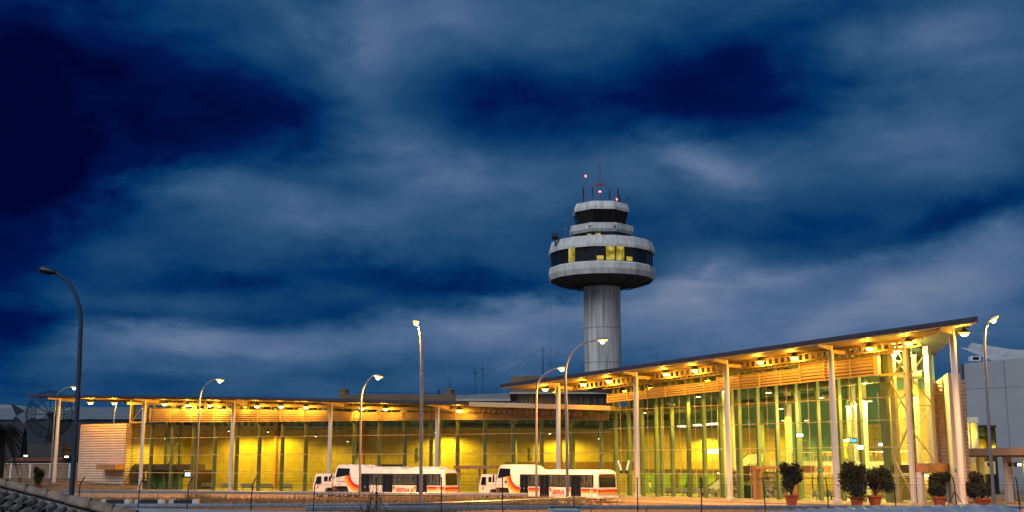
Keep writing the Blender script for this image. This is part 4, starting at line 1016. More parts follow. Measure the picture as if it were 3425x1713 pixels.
def make_bus(label, corner_u, Y, ang, aircon, white_panel):
    """local x: 0 nose .. 15 tail, y: 0 near side, z up"""
    a = R(ang); cx_, cy_ = xat(corner_u, Y, 1.5), Y
    ox, oy = cx_-LB*math.cos(a), cy_+LB*math.sin(a)
    root = thing('passenger_bus', label, 'bus', (ox, oy, 0), 'airport buses with towing cabs', rz=-a); BASE[root.name] = Vector((0, 0, 0))
    def B(mb, name, m, par=root, smooth=False): return mb.build(name, m, par, smooth=smooth, local=True)
    def bev(o, w=.05, seg=3):
        md = o.modifiers.new('bev', 'BEVEL'); md.width = w; md.segments = seg; md.limit_method = 'ANGLE'; md.angle_limit = R(35); return o
    # side outline (x, z)
    low = .42
    prof = [(.05, 1.32), (2.1, 1.32), (2.45, low+.05), (9.6, low), (15.0, low), (15.05, 1.0), (14.95, 2.9), (14.75, 3.12), (14.3, 3.22), (5.3, 3.2), (4.9, 3.28), (4.3, 3.62), (3.6, 3.74), (1.2, 3.74), (.7, 3.68), (.48, 3.5), (.05, 1.7)]
    mb = MB(); n = len(prof)
    def inset(p):     # tumblehome: sides lean in a little towards the roof
        return max(0, p[1]-1.6)*.05
    lay = []
    for side, y in ((0, 0), (0, None), (1, None), (1, WB)):
        pass
    ring_ = []
    def pt(p, y): 
        c = (7.5, 1.8); 
        return Vector((p[0], y, p[1]))
    # slices across the width: edges rounded towards the roof
    ys = [(0, 0.0), (.0, .0)]
    sl = [(0.0, 1.0), (.10, .0)]
    mb = MB(); slices = [(0.0, .14), (.05, .06), (.14, .015), (.3, 0), (WB-.3, 0), (WB-.14, .015), (WB-.05, .06), (WB, .14)]
    for (y, sh) in slices:
        for (x, z) in prof:
            zz_ = z-(sh if z > 3.0 else 0); xx = x+(sh if x < 1 and z > 1.3 else 0)-(sh*.7 if x > 14.6 and z > .6 else 0)
            yy = y+(inset((x, z)) if y < 1.5 else -inset((x, z)))
            mb.v.append(Vector((xx, yy, zz_)))
    m_ = len(slices)
    for i in range(m_-1):
        for j in range(n):
            p, q = i*n+j, i*n+(j+1) % n; mb.f.append((p, q, q+n, p+n))
    mb.f.append(tuple(range(n-1, -1, -1))); mb.f.append(tuple(range((m_-1)*n, m_*n)))
    body = B(mb, 'body', buswhite, smooth=True)
    ins = lambda z: max(0, z-1.6)*.05
    def plate(x0, x1, z0, z1, m, name, off=.012, par=root, th=.02, slant=0):
        y0, y1 = ins(z0)-off, ins(z1)-off
        g = MB(); g.hexa([(x0, y0, z0), (x1, y0, z0), (x1, y0+th, z0), (x0, y0+th, z0), (x0+slant, y1, z1), (x1+slant, y1, z1), (x1+slant, y1+th, z1), (x0+slant, y1+th, z1)])
        return B(g, name, m, par)
    # windows and doors of the near side
    wz0, wz1 = 1.54, 2.68
    plate(3.9, 14.52, wz0-.05, wz1+.06, black, 'window_band', .006)
    doors = [(3.95, 5.2), (6.9, 8.3), (11.4, 12.8)]
    wins = [(5.28, 6.82), (8.4, 9.55), (9.65, 10.5), (10.58, 11.32), (12.9, 14.45)]
    for (p, q) in wins:
        w = plate(p, q, wz0+.02, wz1-.02, buswin, 'side_window', .02); plate(p+.03, q-.03, wz1-.36, wz1-.33, black, 'window_bar', .03, w)
    for (p, q) in doors:
        d = plate(p, q, low+.05, wz1, black, 'door', .018)
        for (e, f) in ((p+.08, (p+q)/2-.05), ((p+q)/2+.05, q-.08)): plate(e, f, .75, wz1-.1, glassd, 'door_pane', .028, d)
    # slanted side window by the nose
    g = MB(); w4 = [(.42, 2.28), (2.35, 2.55), (2.4, 3.3), (.72, 3.34)]
    g.extrude(w4, lambda p, s_: (p[0], ins(p[1])-.012+s_*.02, p[1])); B(g, 'nose_window', glassd)
    # swoosh of three stripes
    def band(f0, f1, m, name):
        g = MB(); K = 14
        def c(t, f):    # t 0 at top .. 1 at the end; f across
            t_ = t*math.pi/2; r0 = 1.75-.0*t; R_ = 1.35+(1-f)*.78
            return (3.95-R_*1.12*math.cos(t_)*.98+.0, 2.62-(R_*.98)*math.sin(t_)*1.0+.12)
        pts = [c(k/K, f0) for k in range(K+1)]+[c(1-k/K, f1) for k in range(K+1)]
        g.extrude(pts, lambda p, s_: (p[0], ins(p[1])-.010+s_*.016, p[1])); B(g, name, m)
    band(0, .32, yelp, 'yellow_stripe'); band(.32, .62, orange, 'orange_stripe'); band(.62, 1, redp, 'red_stripe')
    segs = [(5.25, 6.85), (8.35, 11.35), (12.85, 14.98)]
    for i, (p, q) in enumerate(segs):
        if i == 0 and white_panel: continue
        plate(p, q, 1.16, 1.36, redp, 'red_stripe'); plate(p, q, 1.03, 1.16, orange, 'orange_stripe'); plate(p, q, .95, 1.03, yelp, 'yellow_stripe')
    plate(8.62, 11.15, .66, 1.42, buswhite, 'name_panel', .02)
    text_mesh('IBERIA', .62, (8.72, -.035, .78), root, redp, .3, bold=.012)
    for (k, mm) in enumerate((redp, yelp)): plate(10.72+k*.2, 10.88+k*.2, .72, 1.2, mm, 'emblem', .03, slant=.12)
    plate(14.0, 14.12, .85, 1.3, buswhite, 'stripe_gap', .02, slant=.1); plate(14.25, 14.33, .85, 1.3, buswhite, 'stripe_gap', .02, slant=.1)
    g = MB(); g.lathe((0, 0, 0), [(0, 0), (.17, 0), (.17, .01), (0, .01)], 16); 
    for v in g.v: v.x, v.y, v.z = 1.75+v.x, -.02+v.z, 1.9+v.y
    if not aircon: B(g, 'round_badge', bluem)
    else: text_mesh('54853', .26, (1.25, -.02, 1.75), root, inkgrey, 0.)
    # lower skirt line and panel seams
    plate(2.5, 14.9, low+.02, low+.07, seamm, 'skirt_trim', .014)
    for x in (3.85, 14.35): plate(x, x+.025, .5, 3.0, seamm, 'panel_seam', .005)
    for x in (5.4, 8.0, 10.2, 12.3): plate(x, x+.02, 2.66, 3.0, seamm, 'panel_seam', .005)
    # tail: big framed window, stripe, lamps
    def tail(y0, y1, z0, z1, m, name, off=.015, xs=None):
        X0, X1 = 15.05-(z0-1)*.05 if z0 > 1 else 15.05, 15.05-(z1-1)*.05 if z1 > 1 else 15.05
        g = MB(); g.hexa([(X0-.01, y0, z0), (X0+off, y0, z0), (X0+off, y1, z0), (X0-.01, y1, z0), (X1-.01, y0, z1), (X1+off, y0, z1), (X1+off, y1, z1), (X1-.01, y1, z1)]); return B(g, name, m)
    tail(.28, WB-.28, 1.5, 2.62, black, 'tail_window_frame'); tail(.36, WB-.36, 1.56, 2.42, glassd, 'tail_window', .03); tail(.36, WB-.36, 2.44, 2.8, mat('destination_box', (.06, .015, .01), .4), 'destination_box', .028)
    tail(.12, WB-.1, 1.10, 1.30, redp, 'red_stripe'); tail(.12, WB-.1, .96, 1.10, orange, 'orange_stripe'); tail(.12, WB-.1, .86, .96, yelp, 'yellow_stripe')
    for y in (.2, WB-.35): tail(y, y+.14, 1.05, 1.28, redlight, 'tail_lamp', .03)
    bev(B(MB().box(14.95, 15.18, .05, WB-.05, .38, .62), 'bumper', buswhite), .04)
    # roof air-conditioning boxes
    if aircon:
        for (p, q) in ((4.9, 9.1), (10.0, 14.0)):
            g = MB(); g.extrude([(p, 3.18), (q, 3.18), (q-.08, 3.36), (q-.4, 3.5), (p+.9, 3.5), (p+.15, 3.36)], lambda w, s_: (w[0], .5+s_*2., w[1])); u_ = bev(B(g, 'roof_unit', buswhite), .04)
            for k in range(3): B(MB().box(p+1.4+k*.55, p+1.8+k*.55, .49, .5, 3.34, 3.4), 'grille', seamm, u_)
    # wheels
    def wheel(x, y, par=root, r=.5):
        w_ = MB(); w_.lathe((0, 0, 0), [(r*.55, -.13), (r*.9, -.14), (r, -.09), (r, .09), (r*.9, .14), (r*.55, .13)], 20)
        for v in w_.v: v.x, v.y, v.z = x+v.x, y+v.z, r+.015+v.y
        t = B(w_, 'wheel', rubber, par, True)
        h = MB().lathe((0, 0, 0), [(0, .03), (r*.2, .05), (r*.3, .0), (r*.56, .05), (r*.58, .12)], 16)
        for v in h.v: v.x, v.y, v.z = x+v.x, y-v.z, r+.015+v.y
        B(h, 'hub', seamm, t, True)
    for y in (.22, WB-.22):
        wheel(13.2, y, r=.42)
    B(MB().box(2.5, 14.8, .35, WB-.35, .3, .46), 'underframe', black)
    B(MB().tube([(.35, -.02, 3.1), (.2, -.3, 3.05), (.2, -.32, 2.6)], .03, 5), 'mirror_arm', black); B(MB().box(.12, .2, -.42, -.22, 2.25, 2.65), 'mirror', black)
    for x in (5.6, 9.0, 11.0, 13.4): B(MB().box(x, x+.12, -.02, 0.0, .52, .58), 'side_marker', orange)
    for (p, q) in doors: B(MB().box(p-.03, q+.03, -.03, .02, low+.0, low+.05), 'door_sill', seamm)
    # ---- towing cab under the nose
    cab = B(MB(), 'towing_cab', buswhite) if False else None
    g = MB()
    cp = [(-2.9, .55), (-3.0, 1.1), (-2.92, 1.45), (-2.62, 2.55), (-2.45, 2.68), (-.35, 2.68), (-.25, 2.5), (-.25, 1.1), (-.9, 1.1), (-1.15, 1.0), (-1.3, .55)]
    g.extrude(cp, lambda p, s_: (p[0], .3+s_*2.4, p[1])); cb = bev(B(g, 'towing_cab', buswhite), .07)
    def cplate(pts, m, name, y=.285): 
        g = MB(); g.extrude(pts, lambda p, s_: (p[0], y+s_*.02, p[1])); return B(g, name, m, cb)
    cplate([(-2.62, 1.55), (-1.75, 1.55), (-1.75, 2.4), (-2.4, 2.4)], glassd, 'cab_window'); cplate([(-1.35, 1.85), (-.85, 1.85), (-.85, 2.4), (-1.35, 2.4)], glassd, 'cab_window'); cplate([(-.68, 1.85), (-.4, 1.85), (-.4, 2.4), (-.68, 2.4)], glassd, 'cab_window')
    cplate([(-1.66, .7), (-1.63, .7), (-1.63, 2.5), (-1.66, 2.5)], seamm, 'door_seam')
    cplate([(-2.45, 1.0), (-2.3, 1.0), (-2.12, 1.35), (-2.25, 1.35)], redp, 'emblem'); cplate([(-2.25, 1.0), (-2.1, 1.0), (-2.05, 1.25), (-2.15, 1.3)], yelp, 'emblem')
    text_mesh('IBERIA', .17, (-2.35, .27, 1.45), cb, inkgrey, .1)
    B(MB().hexa([(-2.98, .45, 1.5), (-2.96, .45, 1.5), (-2.96, 2.55, 1.5), (-2.98, 2.55, 1.5), (-2.70, .5, 2.45), (-2.66, .5, 2.45), (-2.66, 2.5, 2.45), (-2.70, 2.5, 2.45)]), 'windscreen', glassd, cb)
    bev(B(MB().box(-3.12, -2.9, .3, 2.7, .45, .72), 'cab_bumper', black, cb), .03)
    B(MB().tube([(-2.9, .2, 2.3), (-3.05, .1, 2.3), (-3.05, .1, 1.8)], .03, 5), 'mirror', black, cb)
    for y in (.45, 2.3): B(MB().box(-3.04, -3.0, y, y+.25, .8, 1.0), 'headlight', glassd, cb)
    B(MB().box(-2.6, 2.6, .6, 2.4, .5, .85), 'chassis', black); B(MB().box(-.2, 2.2, .45, 2.5, .85, 1.28), 'turntable', darkcon)
    B(MB().box(-.2, .5, .35, .45, .8, 1.25), 'fuel_tank', mat('rusty_brown', (.18, .08, .05), .7))
    for x in (-2.0, .55, 1.7):
        for y in (.45, WB-.45): wheel(x, y, r=.5)
    return root
make_bus('white airport bus at left with two grilled roof units behind its towing cab', 1486, 130.5, 28, True, True)
make_bus('white airport bus at right with a smooth roof and a round blue badge', 1997, 118.5, 47, False, False)
# ------------------------------------------------------------------ plants
def foliage(c, rx, ry, rz, n, leaf, seed, holes=.0, lumps=7):
    """many small leaf faces gathered in uneven clumps"""
    rnd = random.Random(seed); mb = MB(); c = Vector(c)
    cl = [(Vector((rnd.uniform(-.55, .55)*rx, rnd.uniform(-.55, .55)*ry, rnd.uniform(-.62, .72)*rz)), rnd.uniform(.36, .62)) for _ in range(lumps)]
    for _ in range(n):
        q, r = rnd.choice(cl)
        while True:
            d = Vector((rnd.uniform(-1, 1), rnd.uniform(-1, 1), rnd.uniform(-1, 1)))
            if .15 < d.length < 1: break
        d = d*(.55+.5*rnd.random())
        p = c+q+Vector((d.x*rx, d.y*ry, d.z*rz))*r
        a = Vector((rnd.gauss(0, 1), rnd.gauss(0, 1), rnd.gauss(.4, 1))).normalized(); b = a.cross(Vector((rnd.gauss(0, 1), rnd.gauss(0, 1), rnd.gauss(0, 1)))).normalized()
        l = leaf*rnd.uniform(.7, 1.5)
        mb.add([p-b*l*.28, p+a*l*.5, p+b*l*.28, p-a*l*.5], [(0, 1, 2, 3)])
    return mb
def potted(label, u, v0, Y, pw, ph, fx, fz, dx=0., seed=1, n=2600):
    b = P(u, v0, Y); b.z = max(b.z, .02); k = F/(Y*CP)
    o = thing('potted_shrub', label, 'potted plant', b, 'potted shrubs')
    w = pw/k/2; h = ph/k
    MB().lathe(b, [(w*.62, 0), (w*.92, h*.84), (w*1.05, h*.84), (w*1.05, h), (w*.9, h), (w*.86, h*.9), (0, h*.9)], 20).build('pot', terra, o, smooth=True)
    rx, rz = fx/k/2*1.18, fz/k/2*1.05; c = b+Vector((dx/k, 0, h+rz*.92))
    mb = MB(); rnd = random.Random(seed)
    for i in range(9):
        t = rnd.uniform(0, 6.28); e = c+Vector((math.cos(t)*rx*.6, math.sin(t)*rx*.5, rnd.uniform(-.1, .7)*rz)); mb.tube([b+Vector((0, 0, h*.8)), (b+e)/2+Vector((0, 0, h*.5)), e], [.05, .035, .015], 5)
    mb.build('stems', barkm, o)
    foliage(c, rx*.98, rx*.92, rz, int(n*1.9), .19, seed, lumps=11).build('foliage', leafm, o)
potted('small potted shrub at far left beside the concrete fence wall', 126, 1634, 176, 28, 15, 40, 54, seed=3, n=1500)
potted('potted shrub in front of the orange entrance portal', 2648, 1690, 109, 48, 35, 74, 104, seed=4)
potted('round full potted shrub right of the fourth hall column', 2867, 1692, 108, 52, 31, 92, 108, -6, seed=5, n=3400)
potted('ragged potted shrub leaning right, in the pot next to the full round one', 2927, 1692, 108.5, 50, 34, 96, 92, 22, seed=6)
potted('potted shrub standing before the glazed hall corner under the orange canopy', 3143, 1692, 108, 50, 30, 72, 86, -2, seed=7)
potted('potted shrub in a wide pot right of the last hall column', 3288, 1692, 106, 58, 25, 84, 84, -8, seed=8)
def dry_stems(name, label, cat, u, Y, n, h, spread, seed, m, kind=None, zb=0):
    rnd = random.Random(seed); x = xat(u, Y); mb = MB()
    for _ in range(n):
        a = rnd.uniform(-1, 1); p = Vector((x+rnd.uniform(-.3, .3)*spread, Y+rnd.uniform(-.3, .3)*spread, zb)); hh = h*rnd.uniform(.5, 1)
        mb.tube([p, p+Vector((a*spread*.25, 0, hh*.5)), p+Vector((a*spread*.6, rnd.uniform(-.2, .2), hh*.92)), p+Vector((a*spread*.85, .1, hh*(.86+.2*rnd.random())))], [.03, .022, .014, .008], 4)
    o = mb.build(name, m); tag(o, label, cat, kind=kind); return o
dry_stems('dead_shrub', 'dark dead shrub of bent stalks tangled at the braced fence post', 'shrub', 1238, 79, 15, 2.8, 1.5, 3, darkcon)
dry_stems('dead_shrub', 'low fan of dark dead stalks below the left bus doors', 'shrub', 1120, 70, 12, 1.35, 2.2, 9, darkcon)
drym = mat('dry_weed', (.22, .15, .06), .9)
def weeds(name, label, pts, seed, m, h):
    rnd = random.Random(seed); mb = MB()
    for (u, Y, w, n) in pts:
        for _ in range(n):
            x = xat(u, Y)+rnd.gauss(0, w); y = Y+rnd.gauss(0, .8); z = .1; hh = h*rnd.uniform(.3, 1.2); a, b = rnd.gauss(0, .25), rnd.gauss(0, .2)
            mb.add([(x-.02, y, z), (x+.02, y, z), (x+a*.6+.015, y+b*.5, z+hh*.6), (x+a, y+b, z+hh)], [(0, 1, 2, 3)])
    o = mb.build(name, m); tag(o, label, 'weeds', kind='stuff'); return o
weeds('verge_weeds', 'dry weeds scattered along the earth verge between the guardrails', [(u, Y, 2.2, 260) for u in range(330, 1950, 75) for Y in (104, 116)]+[(665, 127, .8, 300), (700, 120, 1.2, 300)], 5, drym, .7)
weeds('roadside_weeds', 'green weeds growing by the nearest guardrail', [(u, 90, 1.2, 90) for u in range(1250, 1500, 50)]+[(1510, 84, .3, 120)], 6, mat('green_weed', (.06, .11, .03), .8), .6)

# ------------------------------------------------------------------ far left: palm, cypress, windmill, wall
silh = mat('night_foliage', (.006, .008, .005), .9)
def palm(label, u, Y, vtop, seed, n=34):
    rnd = random.Random(seed); x = xat(u, Y, 8); zc = zat(vtop, Y); o = thing('palm_tree', label, 'tree', (x, Y, 1))
    MB().tube([(x, Y, 1), (x+.15, Y, zc*.5), (x, Y, zc)], [.5, .4, .45], 10).build('trunk', silh, o, smooth=True)
    mb = MB()
    for i in range(n):
        t = rnd.uniform(0, 6.28); el = rnd.uniform(-.7, 1.2); L_ = rnd.uniform(3.4, 4.4); d = Vector((math.cos(t), math.sin(t), 0)); pts = []
        for k in range(9):
            f = k/8; pts.append(Vector((x, Y, zc))+d*(L_*f*math.cos(el*(1-f*.3))*.85)+Vector((0, 0, L_*(math.sin(el)*f-1.05*f*f))))
        mb.tube(pts, [.06]*5+[.03]*4, 4, False)
        sd_ = d.cross(Vector((0, 0, 1)))
        for k in range(1, 9):
            for q in range(3):
                p = pts[k-1].lerp(pts[k], q/3); l = 1.0*math.sin(math.pi*min(1, .2+k/10))
                for sg in (-1, 1):
                    e = p+sd_*sg*l*.75+Vector((0, 0, -l*.55))+d*.3; mb.add([p-d*.09, p+d*.09, e], [(0, 1, 2)])
    mb.build('crown', silh, o)
palm('dark drooping palm at the left edge of the picture', 8, 150, 1440, 2, 44)
palm('second darker palm half behind the first at the left edge', -40, 165, 1455, 8, 30)
def cypress(label, u, Y, v1, w, seed):
    x = xat(u, Y, 5); z1 = zat(v1, Y); o = thing('cypress_tree', label, 'tree', (x, Y, 1.5)); rnd = random.Random(seed); mb = MB()
    MB().tube([(x, Y, 1.5), (x, Y, z1*.8)], [.2, .06], 6).build('trunk', barkm, o)
    for _ in range(1800):
        f = rnd.random()**.8; r = w*(1-f)**.6*(.5+.5*rnd.random()); t = rnd.uniform(0, 6.28); p = Vector((x+math.cos(t)*r, Y+math.sin(t)*r, 1.8+(z1-1.8)*f))
        mb.add([p, p+Vector((rnd.uniform(-.12, .12), rnd.uniform(-.1, .1), .5)), p+Vector((.12*math.cos(t), .12*math.sin(t), .25))], [(0, 1, 2)])
    mb.build('crown', silh, o)
cypress('narrow dark cypress between the palms and the windmill', 78, 210, 1440, .72, 4)
def hedge(label, u0, u1, Y, v, seed):
    x0, x1 = xat(u0, Y), xat(u1, Y); rnd = random.Random(seed); mb = MB(); zt_ = zat(v, Y)
    for _ in range(int((x1-x0)*260)):
        x = rnd.uniform(x0, x1); z = 1.5+(zt_-1.5)*(rnd.random()**.7)*(1+.22*mnoise.noise(Vector((x*.8, 0, seed)))); p = Vector((x, Y+rnd.uniform(-.8, .8), z))
        mb.add([p, p+Vector((rnd.uniform(-.2, .2), 0, .28)), p+Vector((.2, .08, rnd.uniform(-.1, .1)))], [(0, 1, 2)])
    o = mb.build('hedge', silh); tag(o, label, 'hedge')
hedge('dark hedge behind the red corrugated shelter roof', 52, 110, 206, 1532, 3); hedge('dark bushes between the windmill base and the corrugated box', 210, 268, 204, 1528, 9)
def windmill():
    Y = 225; k = F/(Y*CP+10*SP); c = P(181, 1388, Y); m = mat('mill_iron', (.008, .01, .02), .6, .3)
    o = thing('windmill', 'dark old water windmill with a many bladed iron wheel and diamond tail vane', 'windmill', (c.x, Y, 0))
    zb1 = zat(1487, Y); zb = 1.4
    # stone base with a cornice
    w = 58/k; mb = MB(); bx = xat(165, Y)
    for z0, z1, ww in ((zb, zb1-.9, w*.93), (zb1-.9, zb1-.35, w*1.0), (zb1-.35, zb1, w*.86)): mb.box(bx-ww, bx+ww, Y-3, Y+3, z0, z1)
    mb.build('stone_base', darkcon, o)
    MB().lathe((xat(167, Y), Y, 0), [(1.75, zb1), (1.2, zb1+1.2), (1.05, c.z-.6), (.5, c.z+.2), (0, c.z+.3)], 16).build('mill_tower', darkcon, o, smooth=True)
    # wheel turned a little away from us
    rx, rz = 62/k, 76/k; ax = Vector((.80, .55, 0)); n = ax.cross(Vector((0, 0, 1))); Rw = rz; hub = c+Vector((0, -2.2, 0))
    def wp_(r, t, off=0.): return hub+ax*(r*math.cos(t))+Vector((0, 0, r*math.sin(t)))+n*off
    MB().tube([hub-n*.6, hub+n*2.6], [.45, .3], 10).build('hub', m, o)
    wh = MB()
    for r in (Rw*.98, Rw*.62): wh.tube([wp_(r, 2*math.pi*i/48) for i in range(49)], .07, 4, False)
    for i in range(12):
        t = 2*math.pi*i/12; wh.tube([wp_(.3, t), wp_(Rw*1.0, t)], .08, 4)
    wh.build('wheel_frame', m, o)
    for i in range(60):
        if i % 20 in (3,): continue
        t = 2*math.pi*i/60; d = .055
        MB().add([wp_(Rw*.64, t-d*.5, -.05), wp_(Rw*.64, t+d*.3, .1), wp_(Rw*1.06, t+d*.35, .16), wp_(Rw*1.06, t-d*.45, -.12)], [(0, 1, 2, 3)]).build('blade', m, o)
    # tail vane on a lattice boom
    t0 = P(94, 1400, Y+1); t1 = P(60, 1390, Y+1)
    mb = MB(); mb.tube([P(150, 1440, Y), P(122, 1402, Y), P(96, 1399, Y)], .1, 5); mb.tube([P(165, 1400, Y), P(122, 1402, Y)], .08, 5); mb.build('tail_boom', m, o)
    g = MB(); q = [P(94, 1399, Y), P(84, 1375, Y), P(36, 1348, Y), P(54, 1391, Y), P(42, 1404, Y), P(79, 1417, Y)]
    g.extrude([(p.x, p.z) for p in (q[0], q[1], q[3], q[5])], lambda p, s_: (p[0], Y-.05+s_*.1, p[1])); g.build('pale_vane_panel', mat('vane_grey', (.10, .14, .20), .6), o)
    for tri in ((q[1], q[2], q[3]), (q[3], q[4], q[5])):
        MB().extrude([(p.x, p.z) for p in tri], lambda p, s_: (p[0], Y-.06+s_*.1, p[1])).build('vane_panel', m, o)
windmill()
# concrete panel wall with posts
pw = thing('panel_fence_wall', 'brown concrete panel fence wall with grey posts at far left', 'wall', (xat(120, 190), 190, 1.6))
for a, b in ((-60, 35), (35, 100), (100, 168), (168, 232), (232, 300)):
    xa, xb = xat(a, 190), xat(b, 190); mb = MB()
    for k in range(4): mb.box(xa+.16, xb-.16, 190, 190.12, 1.62+k*.56, 1.62+k*.56+.53)
    mb.build('wall_panel', mat('brown_precast', (.26, .19, .13), .85, var=.2, scale=.8), pw)
    MB().box(xb-.16, xb+.16, 189.9, 190.2, 1.4, 3.9).build('wall_post', concrete, pw)
MB().box(xat(-60, 190), xat(300, 190), 189.9, 190.2, 3.87, 3.97).build('wall_coping', concrete, pw)
sh = thing('shelter', 'low shelter with red corrugated roof behind the concrete fence wall', 'shelter', (xat(100, 197), 197, 1.6))
mb = MB(); xa, xb = xat(24, 197), xat(186, 197); n = 80
for i in range(n):
    x0_, x1_, x2_ = (xa+(xb-xa)*(i+q)/n for q in (0, .5, 1)); mb.quad((x0_, 195.5, 4.25), (x1_, 195.5, 4.33), (x1_, 200, 4.88), (x0_, 200, 4.8)); mb.quad((x1_, 195.5, 4.33), (x2_, 195.5, 4.25), (x2_, 200, 4.8), (x1_, 200, 4.88))
mb.build('corrugated_roof', mat('red_roof_sheet', (.42, .16, .10), .7, var=.15), sh)
MB().box(xa+.4, xb-.5, 196, 199.5, 1.6, 4.25).build('shelter_body', darkcon, sh)
for i, (u, v) in enumerate(((86, 1525), (223, 1528), (4, 1543))):
    c = P(u, v, 200); o = thing('floodlight', ['bright white floodlight left of the windmill base', 'bright white floodlight right of the windmill base', 'white strip floodlight at the left edge above the fence wall'][i], 'floodlight', c)
    MB().box(c.x-.35, c.x+.35, 200, 200.2, c.z-.12, c.z+.16).build('lamp_housing', darkst, o); MB().box(c.x-.3, c.x+.3, 199.95, 199.99, c.z-.12, c.z+.1).build('lamp_lens', emat('flood_lens', (.95, 1, .75), 6) if i == 0 else MATS['flood_lens'], o)
    MB().tube([(c.x, 200.1, c.z-.1), (c.x, 200.1, 1.5)], .05, 5).build('pole', darkst, o)

# ------------------------------------------------------------------ buildings behind
pale = mat('pale_roof_sheet', (.17, .20, .22), .6, var=.08, scale=.2); bluewall = mat('slate_blue_wall', (.014, .026, .044), .7, var=.1, scale=.3)
def hangar():
    Y = 300; o = thing('far_hangar', 'wide far hangar at left with pale roof and dark blue wall', 'building', (xat(200, Y), Y, 0))
    x0_, x1_ = xat(-200, Y), xat(560, Y); ze = zat(1403, Y); zr = zat(1362, 340)
    MB().box(x0_, x1_, Y, 380, 0, ze-.1).build('wall', bluewall, o)
    mb = MB().quad((x0_, Y-.5, ze), (x1_, Y-.5, ze), (x1_, 340, zr), (x0_, 340, zr)); mb.quad((x0_, 340, zr), (x1_, 340, zr), (x1_, 380, ze), (x0_, 380, ze)); mb.build('roof', pale, o)
    mb = MB(); xa_, xb_ = xat(-200, Y+42), xat(72, Y+42)
    pts = [xa_+(xb_-xa_)*i/16 for i in range(17)]; zs = [zat(1362, 341)+(zat(1350, 342)-zat(1362, 342))*math.sin(math.pi*min(1, (i/16)*.95+.05))**.6 for i in range(17)]
    for i in range(16): mb.quad((pts[i], 341.5, zr-3), (pts[i+1], 341.5, zr-3), (pts[i+1], 346, zs[i+1]), (pts[i], 346, zs[i]))
    mb.build('roof_dome', pale, o)
    MB().box(xat(282, 299), xat(316, 299), 298, 299, zat(1404, 299), zat(1401.5, 299)).build('skylight', darkst, o)
hangar()
brownb = mat('brown_fascia', (.17, .115, .07), .8, var=.15, scale=.3)
def plant_room():
    Y = 225; o = thing('rooftop_plant_room', 'dark brown roof storey with two round vents behind the low wing', 'building', (xat(1310, Y), Y, 0))
    x0_, x1_ = xat(1120, Y), xat(1524, Y); zt_ = zat(1319, Y)
    MB().hexa([(x0_-.8, Y, 0), (x1_, Y, 0), (x1_, Y+30, 0), (x0_-.8, Y+30, 0), (x0_+.3, Y+.4, zt_), (x1_, Y+.4, zt_), (x1_, Y+30, zt_), (x0_+.3, Y+30, zt_)]).build('storey', brownb, o)
    for u in (1142, 1500):
        x = xat(u, Y+2); r = 17/(F/(Y*CP)); z1 = zat(1303, Y+2); v = MB().lathe((x, Y+2.5, 0), [(r*1.1, zt_-.2), (r, zt_+.1), (r, z1-.2), (r*1.08, z1-.15), (r*1.05, z1), (.1, z1+.25)], 10).build('round_vent', brownb, o)
        MB().tube([(x, Y+2.5, z1), (x, Y+2.5, zat(1262, Y))], .05, 4).build('aerial', darkst, o)
    MB().tube([(xat(1190, Y), Y+1, zt_+.35), (xat(1470, Y), Y+1, zt_+.25)], .05, 4).build('roof_rail', darkst, o)
    MB().box(xat(1460, Y), xat(1466, Y), Y+1, Y+1.3, zt_, zt_+.9).build('roof_beacon', black, o)
plant_room()
def grey_block():
    Y = 215; o = thing('grey_parapet_block', 'long plain grey parapet block between the roof storey and the old terminal', 'building', (xat(1610, Y), Y, 0))
    xa_, xb_ = xat(1524, Y), xat(1716, Y)
    MB().hexa([(xa_, Y, 0), (xb_, Y, 0), (xb_, Y+20, 0), (xa_, Y+20, 0), (xa_, Y, zat(1322, Y)), (xb_, Y, zat(1314, Y)), (xb_, Y+20, zat(1314, Y)), (xa_, Y+20, zat(1322, Y))]).build('upper_wall', mat('blue_grey_wall', (.20, .22, .24), .8), o)
    MB().box(xa_, xb_, Y-.4, Y-.003, zat(1338, Y)-.2, zat(1335, Y)).build('ledge', mat('pale_ledge', (.45, .43, .40), .7), o)
grey_block()
def old_terminal():
    Y = 176; o = thing('old_terminal', 'brown older terminal block with a row of dark upright windows behind the hall eaves', 'building', (xat(1880, Y), Y, 0))
    xa_, xb_ = xat(1707, Y), xat(2052, Y)
    MB().hexa([(xa_+.9, Y, 0), (xb_, Y, 0), (xb_, Y+25, 0), (xa_+.9, Y+25, 0), (xa_+.9, Y, zat(1316, Y)), (xb_, Y, zat(1316, Y)), (xb_, Y+25, zat(1316, Y)), (xa_+.9, Y+25, zat(1316, Y))]).build('lower_storey', darkbr, o)
    z0, z1 = zat(1316, Y), zat(1260, Y)
    pr = [(xa_, z0), (xb_, z0-.1), (xb_, z1-.3), (xat(1850, Y), z1-.15), (xat(1770, Y), z1+.1), (xa_+.3, z1-.1), (xa_-.2, z0+1.2)]
    MB().extrude(pr, lambda p, s_: (p[0], Y-1.0+s_*24, p[1])).build('upper_fascia', brownb, o)
    MB().box(xa_-.1, xb_, Y-1.15, Y-1.003, z0-.12, z0+.08).build('drip_edge', mat('pale_ledge', (.45, .43, .40), .7), o)
    for i, u in enumerate([1738, 1752, 1765, 1777, 1806, 1821, 1836, 1851, 1885, 1902, 1921, 1941, 1962, 1985, 2007, 2030]):
        x = xat(u, Y); f = MB().box(x-.24, x+.3, Y-.3, Y-.02, zat(1356, Y), z0-.15).build('window', slate, o)
        MB().box(x+.3, x+.42, Y-.55, Y-.02, zat(1356, Y), z0-.14).build('fin', brownb, f)
old_terminal()
